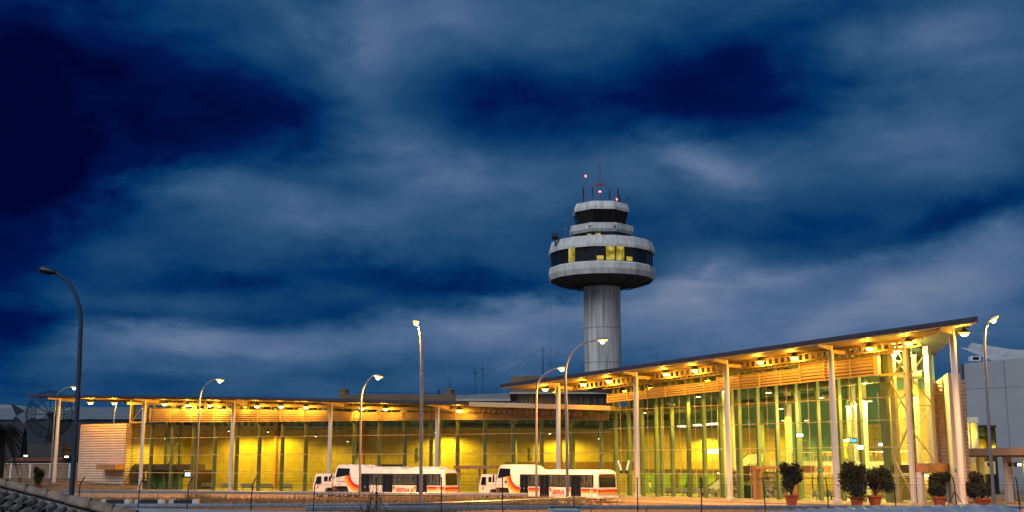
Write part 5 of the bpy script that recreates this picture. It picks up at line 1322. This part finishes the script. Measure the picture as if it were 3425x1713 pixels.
def mast(label, u, Y, v, r, guys=False, yag=False):
    x = xat(u, Y, 20); z = zat(v, Y); o = thing('antenna_mast', label, 'mast', (x, Y, 0))
    mb = MB().tube([(x, Y, 0), (x, Y, z*.6), (x, Y, z)], [r*1.3, r, r*.35], 6)
    if yag: mb.tube([(x-.25, Y, z*.93), (x+.25, Y, z*.93)], .12, 4)
    mb.build('mast_pole', darkst, o)
    if guys:
        for (u2, v2) in ((1660, 1218), (1640, 1270), (1960, 1205), (1880, 1290)): 
            MB().tube([(x, Y, z-.2), P((u+u2)/2, (v+v2)/2+9, Y), P(u2, v2+12, Y), P(u2+(u2-u)*.6, v2+70, Y)], .022, 3, False).build('guy_wire', darkst, o)
mast('left of the two slim masts behind the grey parapet', 1590, 232, 1220, .1, yag=True); mast('right and taller of the two slim masts behind the grey parapet', 1614, 232, 1207, .1, yag=True)
mast('guyed mast rising behind the old terminal left of the tower', 1816, 210, 1160, .16, True); mast('thin short mast above the rising hall roof right of the tower', 2198, 210, 1180, .07)
mast('faint thin mast just left of the control tower', 1842, 260, 960, .04)
def right_hangar():
    Y = 190; o = thing('grey_hangar', 'big plain grey hangar with pale vaulted roof behind the right end of the hall', 'building', (xat(3330, Y), Y, 0))
    xc = xat(3243, Y); xl = xat(3190, Y+30); xr = xat(3700, Y-20); z1 = zat(1217, Y)
    gw = mat('grey_hangar_wall', (.30, .33, .37), .8, var=.07, scale=.15)
    MB().hexa([(xc, Y, 0), (xr, Y-12, 0), (xr, Y+50, 0), (xl, Y+30, 0), (xc, Y, z1), (xr, Y-12, z1+.6), (xr, Y+50, z1), (xl, Y+30, z1)]).build('wall', gw, o)
    MB().box(xc-.05, xc+.09, Y-.3, Y-.01, 0, z1).build('downpipe', darkst, o); 
    def wl(f, z0, z1, w=.05): px_, py_ = xc+(xr-xc)*f, Y-12*f; return px_, py_
    for z in (zat(1303, Y),):
        MB().hexa([(xc, Y-.04, z), (xr, Y-12.04, z), (xr, Y-12, z), (xc, Y, z), (xc, Y-.04, z+.1), (xr, Y-12.04, z+.1), (xr, Y-12, z+.1), (xc, Y, z+.1)]).build('wall_seam', mat('seam_grey', (.20, .22, .25), .8), o)
    for f_ in (.4,): px_, py_ = wl(f_, 0, 0); MB().box(px_-.05, px_+.05, py_-.1, py_, 0, z1).build('wall_seam', mat('seam_grey', (.20, .22, .25), .8), o)
    mb = MB(); K = 40
    for i in range(K+1):
        f = i/K; x = xl-.3+(xr-xl+.3)*f; u = 3190+(3700-3190)*f
        zr_ = zat(1163, Y+22)+.9*max(0, math.sin((u-3400)/75.))*(1 if u > 3390 else 0)-(.5*math.exp(-((u-3365)/22.)**2))
        mb.v.append(Vector((x, Y-12*f-.4+(1-f)*4, z1+.6*f+.02))); mb.v.append(Vector((x, Y+22, zr_)))
    for i in range(K): mb.f.append((2*i, 2*i+2, 2*i+3, 2*i+1))
    mb.build('vaulted_roof', mat('pale_vault', (.46, .48, .50), .6, var=.12, scale=.35), o)
    c = P(3259, 1201, Y+8); MB().box(c.x-.8, c.x+.8, c.y-.6, c.y+.6, c.z-.35, c.z+.42).build('skylight', white, o); MB().box(c.x-.55, c.x+.55, c.y-.66, c.y-.61, c.z-.2, c.z+.3).build('skylight_pane', glassd, o)
    for u in (3345, 3424): c = P(u, 1213, Y+1); MB().box(c.x-1.1, c.x+1.1, c.y-3.2, c.y-2, c.z-.1, c.z+.2).build('roof_hatch', black, o)
right_hangar()
def annex():
    Y = 150; o = thing('glass_annex', 'small lit glass box with a pink cap above the right canopy', 'building', (xat(3250, Y), Y, 4))
    xa_, xb_ = xat(3215, Y), xat(3281, Y); z0, z1 = 0, zat(1396, Y)
    MB().box(xa_-3, xb_+.1, Y-.2, Y+6, z1-.7, z1).build('cap', offw, o)
    for x in (xa_, xb_-.15, (xa_+xb_)/2+.2): MB().box(x, x+.16, Y-.1, Y+.1, z0, z1-.7).build('frame_post', offw, o)
    MB().quad((xa_-3, Y, z0), (xb_, Y, z0), (xb_, Y, z1-.7), (xa_-3, Y, z1-.7)).build('glass_pane', glassc, o)
    MB().quad((xa_-3, Y+5, z0), (xb_, Y+5, z0), (xb_, Y+5, z1-.7), (xa_-3, Y+5, z1-.7), [(0, 0), (6, 0), (6, 8), (0, 8)]).build('inner_wall', tanw, o)
    MB().quad((xb_, Y, z0), (xb_, Y+5, z0), (xb_, Y+5, z1-.7), (xb_, Y, z1-.7)).build('side_wall', offw, o)
    c = Vector((xa_+1.5, Y+2.5, zat(1478, Y))); MB().lathe(c, [(0, 0), (.3, .05), (.3, .2), (0, .25)], 8).build('room_lamp', warml, o); light('room_light', 'POINT', c+Vector((0, -.4, 1)), 260, WARM, o, .3)
    o2 = thing('teal_annex', 'small teal glazed box with arched warm wall lights right of the glass annex', 'building', (xat(3312, Y+4), Y+4, 4)); Y += 3
    xa_, xb_ = xat(3284, Y), xat(3341, Y); z1 = zat(1430, Y)
    MB().box(xa_, xb_, Y+3, Y+4, z0, z1).build('inner_wall', tealw, o2); MB().box(xa_, xb_+.1, Y-.1, Y+4, z1, z1+.3).build('cap', darkst, o2); MB().box(xb_-.12, xb_, Y, Y+3, z0, z1).build('frame_post', darkst, o2)
    MB().box(xa_, xb_-.2, Y+2.8, Y+2.95, z0, zat(1465, Y)).build('warm_panel', tanw, o2)
    for u in (3298, 3324): light('wall_light', 'POINT', (xat(u, Y), Y+2.0, zat(1496, Y)), 90, WARM, o2, .15)
annex()
def canopy():
    o = thing('canopy_walkway', 'orange lit canopy walkway on pale columns at the right edge', 'canopy', (xat(3330, 118), 118, 0))
    a0 = Vector((xat(3226, 124, 5), 124)); a1 = Vector((xat(3600, 106, 5), 106)); d = (a1-a0).normalized(); CF = Fr((a0.x, a0.y), d); Lc = (a1-a0).length
    MB().box(0, Lc, -9, 0, 4.62, 5.35, CF).build('roof_slab', mat('canopy_fascia', (.50, .33, .24), .6, var=.06), o)
    mb = MB()
    for i in range(24): mb.box(i*Lc/24, i*Lc/24+.1, -8.9, -.1, 4.5, 4.62, CF)
    mb.box(0, Lc, -4.6, -4.4, 4.42, 4.5, CF); mb.build('ceiling_slats', darkbr, o)
    for u in (3282, 3372, 3480):
        s_, z_ = CF.at(u, 1600, -1.2); MB().box(s_-.28, s_+.28, -1.5, -.9, .1, 4.5, CF).build('column', offw, o)
    strip('glass_front', glassc, 0, Lc, -5.2, .1, 4.4, 1, o, CF); strip('inner_wall', tanw, 0, Lc, -8.5, .1, 4.4, 1, o, CF)
    mb = MB()
    for i in range(9): mb.box(i*Lc/8-.08, i*Lc/8+.08, -5.3, -5.1, .1, 4.4, CF)
    mb.build('glazing_frame', darkbr, o)
    for i, u in enumerate((3238, 3310, 3375, 3410)):
        s_, z_ = CF.at(u, 1570, -4.2); c = CF.w(s_, -4.2, 3.7)
        MB().lathe(c, [(0, .1), (.22, .08), (.2, -.06), (0, -.08)], 10).build('canopy_lamp', warml, o); light('lamp_light', 'POINT', c-Vector((0, 0, .3)), 160, WARM, o, .2)
    for u in (3309, 3378, 3396): s_, z_ = CF.at(u, 1552, -.6); MB().lathe(CF.w(s_, -.6, z_-.1), [(0, .3), (.2, .2), (.22, 0), (.12, -.15), (0, -.2)], 10).build('track_spot', black, o)
canopy()
# ------------------------------------------------------------------ foreground: tiled roof, parapet, car, shelter roof
tile = mat('old_clay_tile', (.035, .032, .03), .9, col2=(.22, .19, .165), scale=6, bump=.9, bscale=28); mortar = mat('ridge_mortar', (.17, .18, .17), .95, col2=(.27, .27, .26), scale=9, bump=.6, bscale=30)
ridgem = mat('ridge_tile_clay', (.17, .12, .09), .85, col2=(.30, .22, .165), scale=5, bump=.5, bscale=25)
def tiled_roof():
    o = thing('tiled_roof_house', 'old clay tiled roof sloping down in the bottom left corner', 'building', P(150, 1700, 16))
    A = P(-170, 1576, 17.6); B_ = P(520, 1752, 15.2); d = (B_-A); L_ = d.length; d.normalize()
    down = Vector((.12, -1, -.30)).normalized(); up = d.cross(down).normalized()
    if up.z < 0: up = -up
    # mortar bed below the ridge
    rnd = random.Random(4)
    MB().hexa([A-up*.5-down*.05, B_-up*.5-down*.05, B_-up*.5+down*.2, A-up*.5+down*.2, A-up*.03-down*.05, B_-up*.03-down*.05, B_-up*.06+down*.2, A-up*.06+down*.2]).build('mortar_bed', mortar, o)
    s_ = 0; L1 = .46
    while s_ < L_:   # ridge tiles, overlapping, widening to the right
        p = A+d*s_; g = MB(); K = 9
        for i, (f, r) in enumerate(((0, .088), (.5, .094), (1.06, .105))):
            for j in range(K+1):
                t = math.pi*j/K; g.v.append(p+d*(L1*f)+(-down)*(math.cos(t)*r)+up*(math.sin(t)*r*.78+.012*f))
        nn = (K+1)
        for i in range(2):
            for j in range(K): a = i*nn+j; g.f.append((a, a+1, a+nn+1, a+nn))
        ob = g.build('ridge_tile', ridgem, o, smooth=True); md = ob.modifiers.new('thick', 'SOLIDIFY'); md.thickness = .02
        s_ += L1
    # courses of barrel tiles: each is its own small arch
    rows = 9; n = int(L_/.21)
    for r_ in range(rows):
        g = MB(); K = 6
        for i in range(n):
            jx = rnd.uniform(-.015, .015); js = rnd.uniform(-.02, .02); p = A+d*(i*.21+jx+(.05 if r_ % 2 else 0))+down*(.16+r_*.30+js)-up*(.06-.012*rnd.random())
            k0 = len(g.v)
            for (f, rr, lift) in ((0, .075, 0), (.42, .095, .035)):
                for j in range(K+1):
                    t = math.pi*j/K; g.v.append(p+down*f+d*(-math.cos(t)*rr)+up*(math.sin(t)*rr*.8+lift))
            for j in range(K): g.f.append((k0+j, k0+j+1, k0+K+2+j, k0+K+1+j))
            # thickness lip at the lower end
            k1_ = len(g.v)
            for j in range(K+1):
                t = math.pi*j/K; g.v.append(p+down*.42+d*(-math.cos(t)*.078)+up*(math.sin(t)*.078*.8+.035))
            for j in range(K): g.f.append((k0+K+1+j, k0+K+2+j, k1_+j+1, k1_+j))
        tag(g.build('tile_course', tile, o, smooth=True))
        g = MB()   # valley tiles
        for i in range(n):
            p = A+d*(i*.21+.105)+down*(.12+r_*.30)-up*.085; k0 = len(g.v)
            for f in (0, .42):
                for j in range(5): t = math.pi*j/4; g.v.append(p+down*f+d*(-math.cos(t)*.09)-up*(math.sin(t)*.04-.02*f))
            for j in range(4): g.f.append((k0+j, k0+j+1, k0+6+j, k0+5+j))
        g.build('valley_course', tile, o)
    # lichen and grit on the tiles; house wall below
    q = A+down*2.9; w = B_+down*2.9
    MB().hexa([Vector((A.x, A.y-.1, 0)), Vector((B_.x-.4, B_.y-.1, 0)), Vector((w.x-.5, w.y+.2, 0)), Vector((q.x, q.y+.2, 0)), A-up*.25+down*.1, B_-up*.25-d*.4+down*.1, w-up*.3-d*.4, q-up*.3]).build('house_wall', concrete, o)
tiled_roof()
pp0, pp1 = P(330, 1702, 30), P(1130, 1712, 31)
wv = thing('parapet_wall', 'low pale blue grey wall top beyond the tiled roof', 'wall', (pp0.x+3, 30, 0))
MB().hexa([(pp0.x-4, 30, 0), (pp1.x, 31, 0), (pp1.x, 31.5, 0), (pp0.x-4, 30.5, 0), (pp0.x-4, 30, pp0.z+.02), (pp1.x, 31, pp1.z-.1), (pp1.x, 31.5, pp1.z-.1), (pp0.x-4, 30.5, pp0.z+.02)]).build('wall_body', mortar, wv)
MB().hexa([(pp0.x-4, 29.9, pp0.z+.023), (pp1.x, 30.9, pp1.z-.097), (pp1.x, 31.6, pp1.z-.097), (pp0.x-4, 30.6, pp0.z+.023), (pp0.x-4, 29.9, pp0.z+.08), (pp1.x, 30.9, pp1.z-.03), (pp1.x, 31.6, pp1.z-.03), (pp0.x-4, 30.6, pp0.z+.08)]).build('coping', mat('pale_coping', (.30, .36, .40), .7, var=.1), wv)
def shelter_roof():
    Y = 24; o = thing('shelter', 'arched pale corrugated shelter roof seen from above at bottom right', 'shelter', (xat(3000, Y), Y, 0))
    m = mat('corrugated_grey_sheet', (.30, .33, .40), .5, .2, col2=(.46, .49, .56), scale=1.6, stretch=(4, .5, 1))
    x0_, x1_ = xat(2440, Y, 2.9), xat(3412, Y, 2.9); mb = MB(); K = 90; J = 8
    for i in range(K+1):
        f = i/K; x = x0_+(x1_-x0_)*f
        v = 1716-18*min(1, f/.32)-11*min(1, max(0, (f-.32)/.5)) + (22*max(0, (f-.93)/.07)**2)
        z = zat(v, Y)+.018*math.sin(i*math.pi/2*1.0)
        for j in range(J+1):
            g_ = j/J; mb.v.append(Vector((x+(1-g_)*-.9, Y-3.2*(1-g_), z-.75*(1-g_)**1.6)))
    for i in range(K):
        for j in range(J): a = i*(J+1)+j; mb.f.append((a, a+J+1, a+J+2, a+1))
    ob = mb.build('roof_sheet', m, o, smooth=True); md = ob.modifiers.new('thick', 'SOLIDIFY'); md.thickness = .02
    for x in (x0_+1, (x0_+x1_)/2, x1_-.5): MB().tube([(x, Y-.3, 0), (x, Y-.3, 2.6)], .05, 8).build('shelter_post', galv, o)
shelter_roof()
def car():
    Y = 58; o = thing('parked_car', 'pale blue parked estate car with roof bars, only its roof showing at the bottom', 'car', (xat(1890, Y), Y, 0)); x = xat(1892, Y, 1.5)
    paint = mat('pale_blue_paint', (.30, .42, .48), .3, .2, var=.04); pr = [(-2.25, .35), (-2.3, .8), (-2.15, .95), (-1.3, 1.03), (-.75, 1.46), (-.3, 1.53), (1.2, 1.52), (1.75, 1.4), (2.2, .95), (2.28, .6), (2.2, .35)]
    ry = R(0)
    b = MB().extrude(pr, lambda p, s_: (x-.85+s_*1.7+(0.1-.2*s_)*max(0, p[1]-.9), Y+p[0], p[1]+.08)).build('body', paint, o); md = b.modifiers.new('bev', 'BEVEL'); md.width = .06; md.segments = 3
    for sx in (-.8, .8):
        for y in (-1.4, 1.4):
            w = MB().tube([(x+sx-.1, Y+y, .34), (x+sx+.1, Y+y, .34)], .33, 16).build('wheel', rubber, o)
        MB().tube([(x+sx*.8, Y-.4, 1.66), (x+sx*.8, Y+1.2, 1.66)], .025, 6).build('roof_bar', black, o)
        MB().extrude([(-.6, 1.06), (-.35, 1.45), (1.2, 1.44), (1.7, 1.1)], lambda p, s_: (x+sx*(1.0+.012*s_)-sx*.1*max(0, p[1]-.9)+sx*.04, Y+p[0], p[1]+.08)).build('side_window', glassd, o)
    MB().hexa([(x-.7, Y-1.28, 1.12), (x+.7, Y-1.28, 1.12), (x+.7, Y-1.24, 1.12), (x-.7, Y-1.24, 1.12), (x-.62, Y-.78, 1.52), (x+.62, Y-.78, 1.52), (x+.62, Y-.72, 1.52), (x-.62, Y-.72, 1.52)]).build('windscreen', glassd, o)
    for y in (-.1, .9): MB().tube([(x-.75, Y+y, 1.69), (x+.75, Y+y, 1.69)], .022, 6).build('cross_bar', black, o)
car()

# ------------------------------------------------------------------ inside the terminal
def bench_proto():
    o = thing('waiting_bench', 'row of four grey seats', 'bench', (0, 0, 0), 'rows of waiting seats'); BASE[o.name] = Vector((0, 0, 0))
    for i in range(4):
        x = -1.2+i*.6+.3-.3; 
        MB().box(x-.0, x+.55, -.25, .25, .40, .45).build('seat', seatm, o, local=True)
        MB().hexa([(x, .22, .45), (x+.55, .22, .45), (x+.55, .27, .45), (x, .27, .45), (x+.03, .36, .95), (x+.52, .36, .95), (x+.52, .41, .95), (x+.03, .41, .95)]).build('backrest', seatm, o, local=True)
    MB().box(-1.2, 1.2, -.04, .04, .32, .40).build('beam', darkst, o, local=True)
    for x in (-.9, .9): mb = MB().box(x-.03, x+.03, -.03, .03, 0, .32); mb.box(x-.04, x+.04, -.28, .28, 0, .03); mb.build('leg', darkst, o, local=True)
    return o
bp = bench_proto()
def copy_tree(o, parent=None):
    c = o.copy(); COL.objects.link(c); c.parent = parent
    for ch in [x for x in bpy.data.objects if x.parent == o]: copy_tree(ch, c)
    return c
spots = [(WF, u, -8.5, f'{ordn(i)} row of grey waiting seats from the left inside the low wing') for i, u in enumerate((697, 762, 830, 893, 958))]
spots += [(HF, u, -9, f'{ordn(i)} row of pale waiting seats from the left inside the tall hall') for i, u in enumerate((2215, 2265, 2318, 2372, 2755, 2805))]
for i, (fr, u, t, lab) in enumerate(spots):
    o = bp if i == 0 else copy_tree(bp)
    s_, _z = fr.at(u, 1640, t); p = fr.w(s_, t, .12); o.location = p; o.rotation_euler = (0, 0, math.pi+math.atan2(fr.d.y, fr.d.x)+(0.0)); o['label'] = lab
def cafe():
    t0 = thing('cafe_table', 'x', 'table', (0, 0, 0), 'tables on the cafe mezzanine'); BASE[t0.name] = Vector((0, 0, 0))
    MB().lathe((0, 0, 0), [(0, .73), (.42, .73), (.42, .76), (0, .76)], 14).build('tabletop', white, t0, local=True); MB().lathe((0, 0, 0), [(.24, 0), (.24, .02), (.03, .05), (.03, .73)], 10).build('pedestal', steelm, t0, local=True)
    c0 = thing('cafe_chair', 'x', 'chair', (0, 0, 0), 'chairs on the cafe mezzanine'); BASE[c0.name] = Vector((0, 0, 0)); om = mat('chair_wood', (.45, .22, .07), .5)
    MB().box(-.2, .2, -.2, .2, .43, .46).build('seat', om, c0, local=True); MB().box(-.2, .2, .19, .22, .6, .88).build('backrest', om, c0, local=True)
    for x in (-.18, .18):
        for y in (-.18, .19): MB().box(x-.015, x+.015, y-.015, y+.015, 0, .43 if y < 0 else .62).build('leg', steelm, c0, local=True)
    rnd = random.Random(2); k = 0; kc = 0
    for i in range(13):
        s_ = m0+1.2+i*1.1+rnd.uniform(-.1, .1); t = -14.2-(i % 2)*1.3; p = HF.w(s_, t, 4.06)
        o = t0 if k == 0 else copy_tree(t0); o.location = p; o['label'] = f'round white cafe table on the mezzanine, {ordn(k)} from the left'; k += 1
        for a in (rnd.uniform(0, 6), ):
            for e in (0, math.pi):
                o = c0 if kc == 0 else copy_tree(c0); q = p+Vector((math.cos(a+e)*.65, math.sin(a+e)*.65, 0)); o.location = q; o.rotation_euler = (0, 0, a+e-math.pi/2)
                o['label'] = f'wooden cafe chair {"left" if math.cos(a+e) < 0 else "right"} of the {ordn(i)} mezzanine table from the left'; kc += 1
cafe()
def escalator(label, ua, va, ub, vb, t):
    s0, _ = HF.at(ua, va, t); s1, _ = HF.at(ub, vb, t); o = thing('escalator', label, 'escalator', HF.w(s0, t, .12)); s1 = s0+7.0
    pr = [(s0, .13), (s0+1.2, .13), (s1, 3.9), (s1+1, 4.0), (s1+1, 3.5), (s1-.1, 3.3), (s0+1.6, -.0), (s0, -.0)]
    for sd_ in (0, 1.1):
        MB().extrude([(s0, .13), (s0+1.2, .13), (s1, 3.9), (s1+1, 4.05), (s1+1, 4.95), (s1-.2, 4.85), (s0+.9, 1.1), (s0, 1.05)], lambda p, q: HF.w(p[0], t-sd_-.06*q, p[1])).build('balustrade', white, o)
        MB().tube([HF.w(s0, t-sd_, 1.12), HF.w(s0+.9, t-sd_, 1.18), HF.w(s1-.2, t-sd_, 4.92), HF.w(s1+1, t-sd_, 5.05)], .05, 6).build('handrail', black, o)
    mb = MB()
    for i in range(20): a = s0+1.2+(s1-s0-1.2)*i/20; z = .13+3.7*i/20; mb.box(a, a+.3, t-1.02, t-.08, z-.1, z+.19, HF)
    mb.build('steps', steelm, o)
escalator('white sided escalator rising right behind the hall waiting seats', 2350, 1640, 2520, 1550, -11.5)
def person(label, x, y, z, h, yaw, shirt, trousers, name='person', arm=0):
    o = thing(name, label, 'person', (x, y, z), None, rz=yaw); BASE[o.name] = Vector((0, 0, 0)); s = h/1.75
    V = [(0, 0, .95), (0, 0, 1.15), (0, .01, 1.38), (0, 0, 1.50), (0, -.02, 1.58), (0, -.03, 1.68),
         (.10, 0, .90), (.12, -.03, .50), (.12, .02, .08), (.12, -.12, .04), (-.10, 0, .90), (-.12, .03, .50), (-.13, .08, .08), (-.13, -.06, .04),
         (.19, .0, 1.40), (.25, .03, 1.14), (.24, -.08, .90), (.24, -.11, .80), (-.19, 0, 1.40), (-.25, .03, 1.14), (-.24, -.10+arm*-.2, .92+arm*.2), (-.24, -.14+arm*-.25, .84+arm*.25)]
    E = [(0, 1), (1, 2), (2, 3), (3, 4), (4, 5), (0, 6), (6, 7), (7, 8), (8, 9), (0, 10), (10, 11), (11, 12), (12, 13), (2, 14), (14, 15), (15, 16), (16, 17), (2, 18), (18, 19), (19, 20), (20, 21)]
    rad = [.15, .13, .15, .06, .085, .09, .09, .06, .045, .04, .09, .06, .045, .04, .06, .045, .033, .035, .06, .045, .033, .035]
    me = bpy.data.meshes.new('body'); me.from_pydata([Vector(v)*s for v in V], E, []); me.update(); b = bpy.data.objects.new('body', me); COL.objects.link(b)
    md = b.modifiers.new('skin', 'SKIN')
    for i, r in enumerate(rad): me.skin_vertices[0].data[i].radius = (r*s, r*s*(.72 if i in (0, 1, 2) else 1))
    me.skin_vertices[0].data[0].use_root = True
    b.modifiers.new('sub', 'SUBSURF').levels = 2; b.modifiers['sub'].render_levels = 2
    m = bpy.data.materials.new('clothed_figure'); m.use_nodes = True; nt = m.node_tree; N = nt.nodes; L = nt.links; tc = N.new('ShaderNodeTexCoord'); sp = N.new('ShaderNodeSeparateXYZ'); L.new(tc.outputs['Object'], sp.inputs[0])
    r = N.new('ShaderNodeValToRGB'); r.color_ramp.interpolation = 'CONSTANT'; mp = N.new('ShaderNodeMath'); mp.operation = 'DIVIDE'; mp.inputs[1].default_value = 1.8*s; L.new(sp.outputs[2], mp.inputs[0]); L.new(mp.outputs[0], r.inputs[0])
    r.color_ramp.elements[0].color = (.02, .02, .02, 1); r.color_ramp.elements[0].position = 0; r.color_ramp.elements[1].position = .05; r.color_ramp.elements[1].color = (*trousers, 1)
    e = r.color_ramp.elements.new(.53); e.color = (*shirt, 1); e = r.color_ramp.elements.new(.845); e.color = (.42, .26, .18, 1); L.new(r.outputs[0], N['Principled BSDF'].inputs['Base Color']); me.materials.append(m); b.parent = o; BASE[b.name] = Vector((0, 0, 0))
    MB().lathe((0, -.01*s, 1.66*s), [(.0, .13*s), (.07*s, .115*s), (.105*s, .05*s), (.1*s, -.02*s)], 12).build('hair', black, o, smooth=True, local=True)
p = HF.w(HF.at(2174, 1640, -7.5)[0], -7.5, .12); person('person in a white shirt walking inside the glass beside the hall column', p.x, p.y, .12, 1.76, .9, (.7, .7, .66), (.25, .25, .22))
p = HF.w(HF.at(2300, 1640, -14)[0], -14, .12); person('person in dark clothes standing near the green office', p.x, p.y, .12, 1.72, 2.4, (.05, .06, .05), (.04, .04, .05), arm=1)
def kiosk():
    s_, _ = HF.at(2495, 1650, -7); o = thing('kiosk', 'dark green kiosk with a black monitor above beside the portal', 'kiosk', HF.w(s_, -7, .12))
    MB().box(s_-.85, s_+.9, -8, -7, .12, 1.5, HF).build('counter', mat('dark_green_laminate', (.02, .06, .03), .4), o); MB().box(s_-.9, s_+.1, -7.6, -7.5, 2.0, 2.9, HF).build('monitor', black, o)
    MB().box(s_-.82, s_+.02, -7.49, -7.47, 2.06, 2.84, HF).build('monitor_screen', darkbr, o); MB().box(s_-.45, s_-.35, -7.7, -7.6, 1.5, 2.9, HF).build('monitor_post', darkst, o); MB().box(s_-.9, s_+.95, -8.1, -6.95, 1.5, 1.56, HF).build('counter_top', greenw, o)
kiosk()
def rack(label, u, t, w, h, seed, par=None):
    s_, _ = HF.at(u, 1640, t); o = thing('display_rack', label, 'display rack', HF.w(s_, t, .12), 'racks of goods in the hall shop'); rnd = random.Random(seed)
    mb = MB().box(s_-w/2, s_+w/2, t-.5, t-.45, .12, h, HF)
    for z in [.5+.5*i for i in range(int(h/.5))]: mb.box(s_-w/2, s_+w/2, t-.45, t, z-.03, z, HF)
    mb.build('shelving', white, o)
    ms_ = [mat('goods_white', (.75, .72, .6), .6), mat('goods_yellow', (.7, .5, .08), .6), mat('goods_brown', (.25, .12, .05), .6)]
    for z in [.5+.5*i for i in range(int(h/.5))]:
        for m in ms_:
            g = MB()
            for i in range(4): a = s_-w/2+rnd.random()*(w-.3); g.box(a, a+rnd.uniform(.08, .28), t-.4+rnd.random()*.1, t-.05, z+.002+rnd.random()*.002, z+rnd.uniform(.15, .4), HF)
            tag(g.build('goods', m, o), kind='stuff')
rack('cluttered bright shop rack just left of the fourth hall column', 2440, -8, 1.6, 3.2, 1); rack('tall bright shop rack behind the dark green kiosk', 2500, -10, 2.4, 3.4, 2); rack('low wide shop rack framed by the orange portal', 2590, -10, 4.0, 3.0, 3)
def planter(label, u, t, h, seed, m=leafm):
    s_, _ = HF.at(u, 1640, t); p = HF.w(s_, t, .12); o = thing('indoor_plant', label, 'plant', p, 'indoor plants in the hall')
    MB().lathe(p, [(.2, 0), (.28, .5), (.24, .5), (0, .45)], 12).build('pot', darkbr, o, smooth=True); foliage(p+Vector((0, 0, .5+h/2)), .5, .5, h*.55, 700, .2, seed).build('foliage', m, o)
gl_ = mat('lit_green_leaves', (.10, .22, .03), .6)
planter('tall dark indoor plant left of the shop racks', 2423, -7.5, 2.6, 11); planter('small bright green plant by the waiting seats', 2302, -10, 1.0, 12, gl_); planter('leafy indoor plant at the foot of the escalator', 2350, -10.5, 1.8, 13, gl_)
def exit_sign(label, c, fr):
    o = thing('exit_sign', label, 'sign', c, 'small green exit signs')
    MB().box(c.x-.3, c.x+.3, c.y, c.y+.08, c.z-.14, c.z+.14).build('sign_case', black, o); MB().box(c.x-.24, c.x+.24, c.y-.02, c.y-.001, c.z-.09, c.z+.09).build('sign_face', exitl, o); MB().tube([(c.x, c.y+.04, c.z+.14), (c.x, c.y+.04, c.z+.6)], .015, 4).build('hanger', black, o)
exit_sign('small green exit sign under the mezzanine near the orange inner canopy', P(2745, 1572, 116), None); exit_sign('small green exit sign above the two joined potted shrubs', P(2892, 1572, 112), None); exit_sign('small green exit sign outside by the last hall column', P(3206, 1575, 108.5), None)
c = P(2843, 1474, 124); o = thing('advert_board', 'bright yellow and cyan advert screen hanging above the cafe', 'sign', c)
MB().box(c.x-.75, c.x+.75, 124, 124.2, c.z-.26, c.z+.3).build('board', darkst, o)
g = MB()
for (a, b, z0, z1) in ((-.68, -.1, -.18, .12), (-.4, .0, -.1, .22)): g.box(c.x+a, c.x+b, 123.97-(.01 if z1 > .2 else 0), 123.99, c.z+z0, c.z+z1)
g.build('yellow_panel', screeny, o); MB().box(c.x+.08, c.x+.66, 123.97, 123.99, c.z-.16, c.z+.16).build('cyan_panel', emat('cyan_glow', (.1, .7, 1), 1.6), o); MB().tube([(c.x, 124.1, c.z+.3), (c.x, 124.1, c.z+6)], .02, 4).build('hanger', greyst, o)
def monitor(label, c, sc=1.):
    o = thing('wall_monitor', label, 'monitor', c, 'monitors in the terminal'); MB().box(c.x-.45*sc, c.x+.45*sc, c.y, c.y+.3, c.z-.32*sc, c.z+.32*sc).build('monitor_case', black, o)
    MB().box(c.x-.15*sc, c.x+.35*sc, c.y-.02, c.y-.002, c.z-.18*sc, c.z+.2*sc).build('screen', screenl, o); MB().tube([(c.x, c.y+.15, c.z+.3*sc), (c.x, c.y+.15, c.z+1.2)], .03, 5).build('bracket', black, o)
monitor('monitor with a glowing blue screen under the brown canopy at left', P(624, 1587, 176), 1.5)
for i, (u, Y, w, h, lab, m) in enumerate([(2657, 138, .55, 2.6, 'tall teal banner hanging beside the pale columns', 'banner_teal'), (2686, 135, .5, .9, 'dark square panel on the amber wall above the cafe', 'panel_dark'), (2838, 128, .5, .8, 'yellow framed picture board behind the cafe tables', 'board_yellow')]):
    c = P(u, (1487, 1500, 1506)[i], Y); o = thing('banner' if i == 0 else 'wall_board', lab, 'banner' if i == 0 else 'board', c)
    mm = mat(m, [(.03, .16, .22), (.05, .05, .04), (.62, .42, .06)][i], .6)
    MB().box(c.x-w, c.x+w, Y, Y+.06, c.z-h, c.z+h).build('panel', mm, o); MB().box(c.x-w, c.x+w, Y-.02, Y-.001, c.z+h-.05, c.z+h+.02).build('top_rail', greyst, o)
    if i == 2: MB().box(c.x-w*.4, c.x+w*.5, Y-.03, Y-.002, c.z-h*.5, c.z+h*.5).build('picture', mat('picture_brown', (.3, .1, .04), .6), o)
# the white V-shaped struts above the right bus; their brightness is painted as glow
for i, (ua, ub) in enumerate(((2067, 2078), (2104, 2096))):
    o = thing('wall_light_tube', f'{"left" if i == 0 else "right"} of the two bright slanting tubes above the right bus tail', 'light', P(ub, 1575, 141), 'slanting light tubes in the hall corner')
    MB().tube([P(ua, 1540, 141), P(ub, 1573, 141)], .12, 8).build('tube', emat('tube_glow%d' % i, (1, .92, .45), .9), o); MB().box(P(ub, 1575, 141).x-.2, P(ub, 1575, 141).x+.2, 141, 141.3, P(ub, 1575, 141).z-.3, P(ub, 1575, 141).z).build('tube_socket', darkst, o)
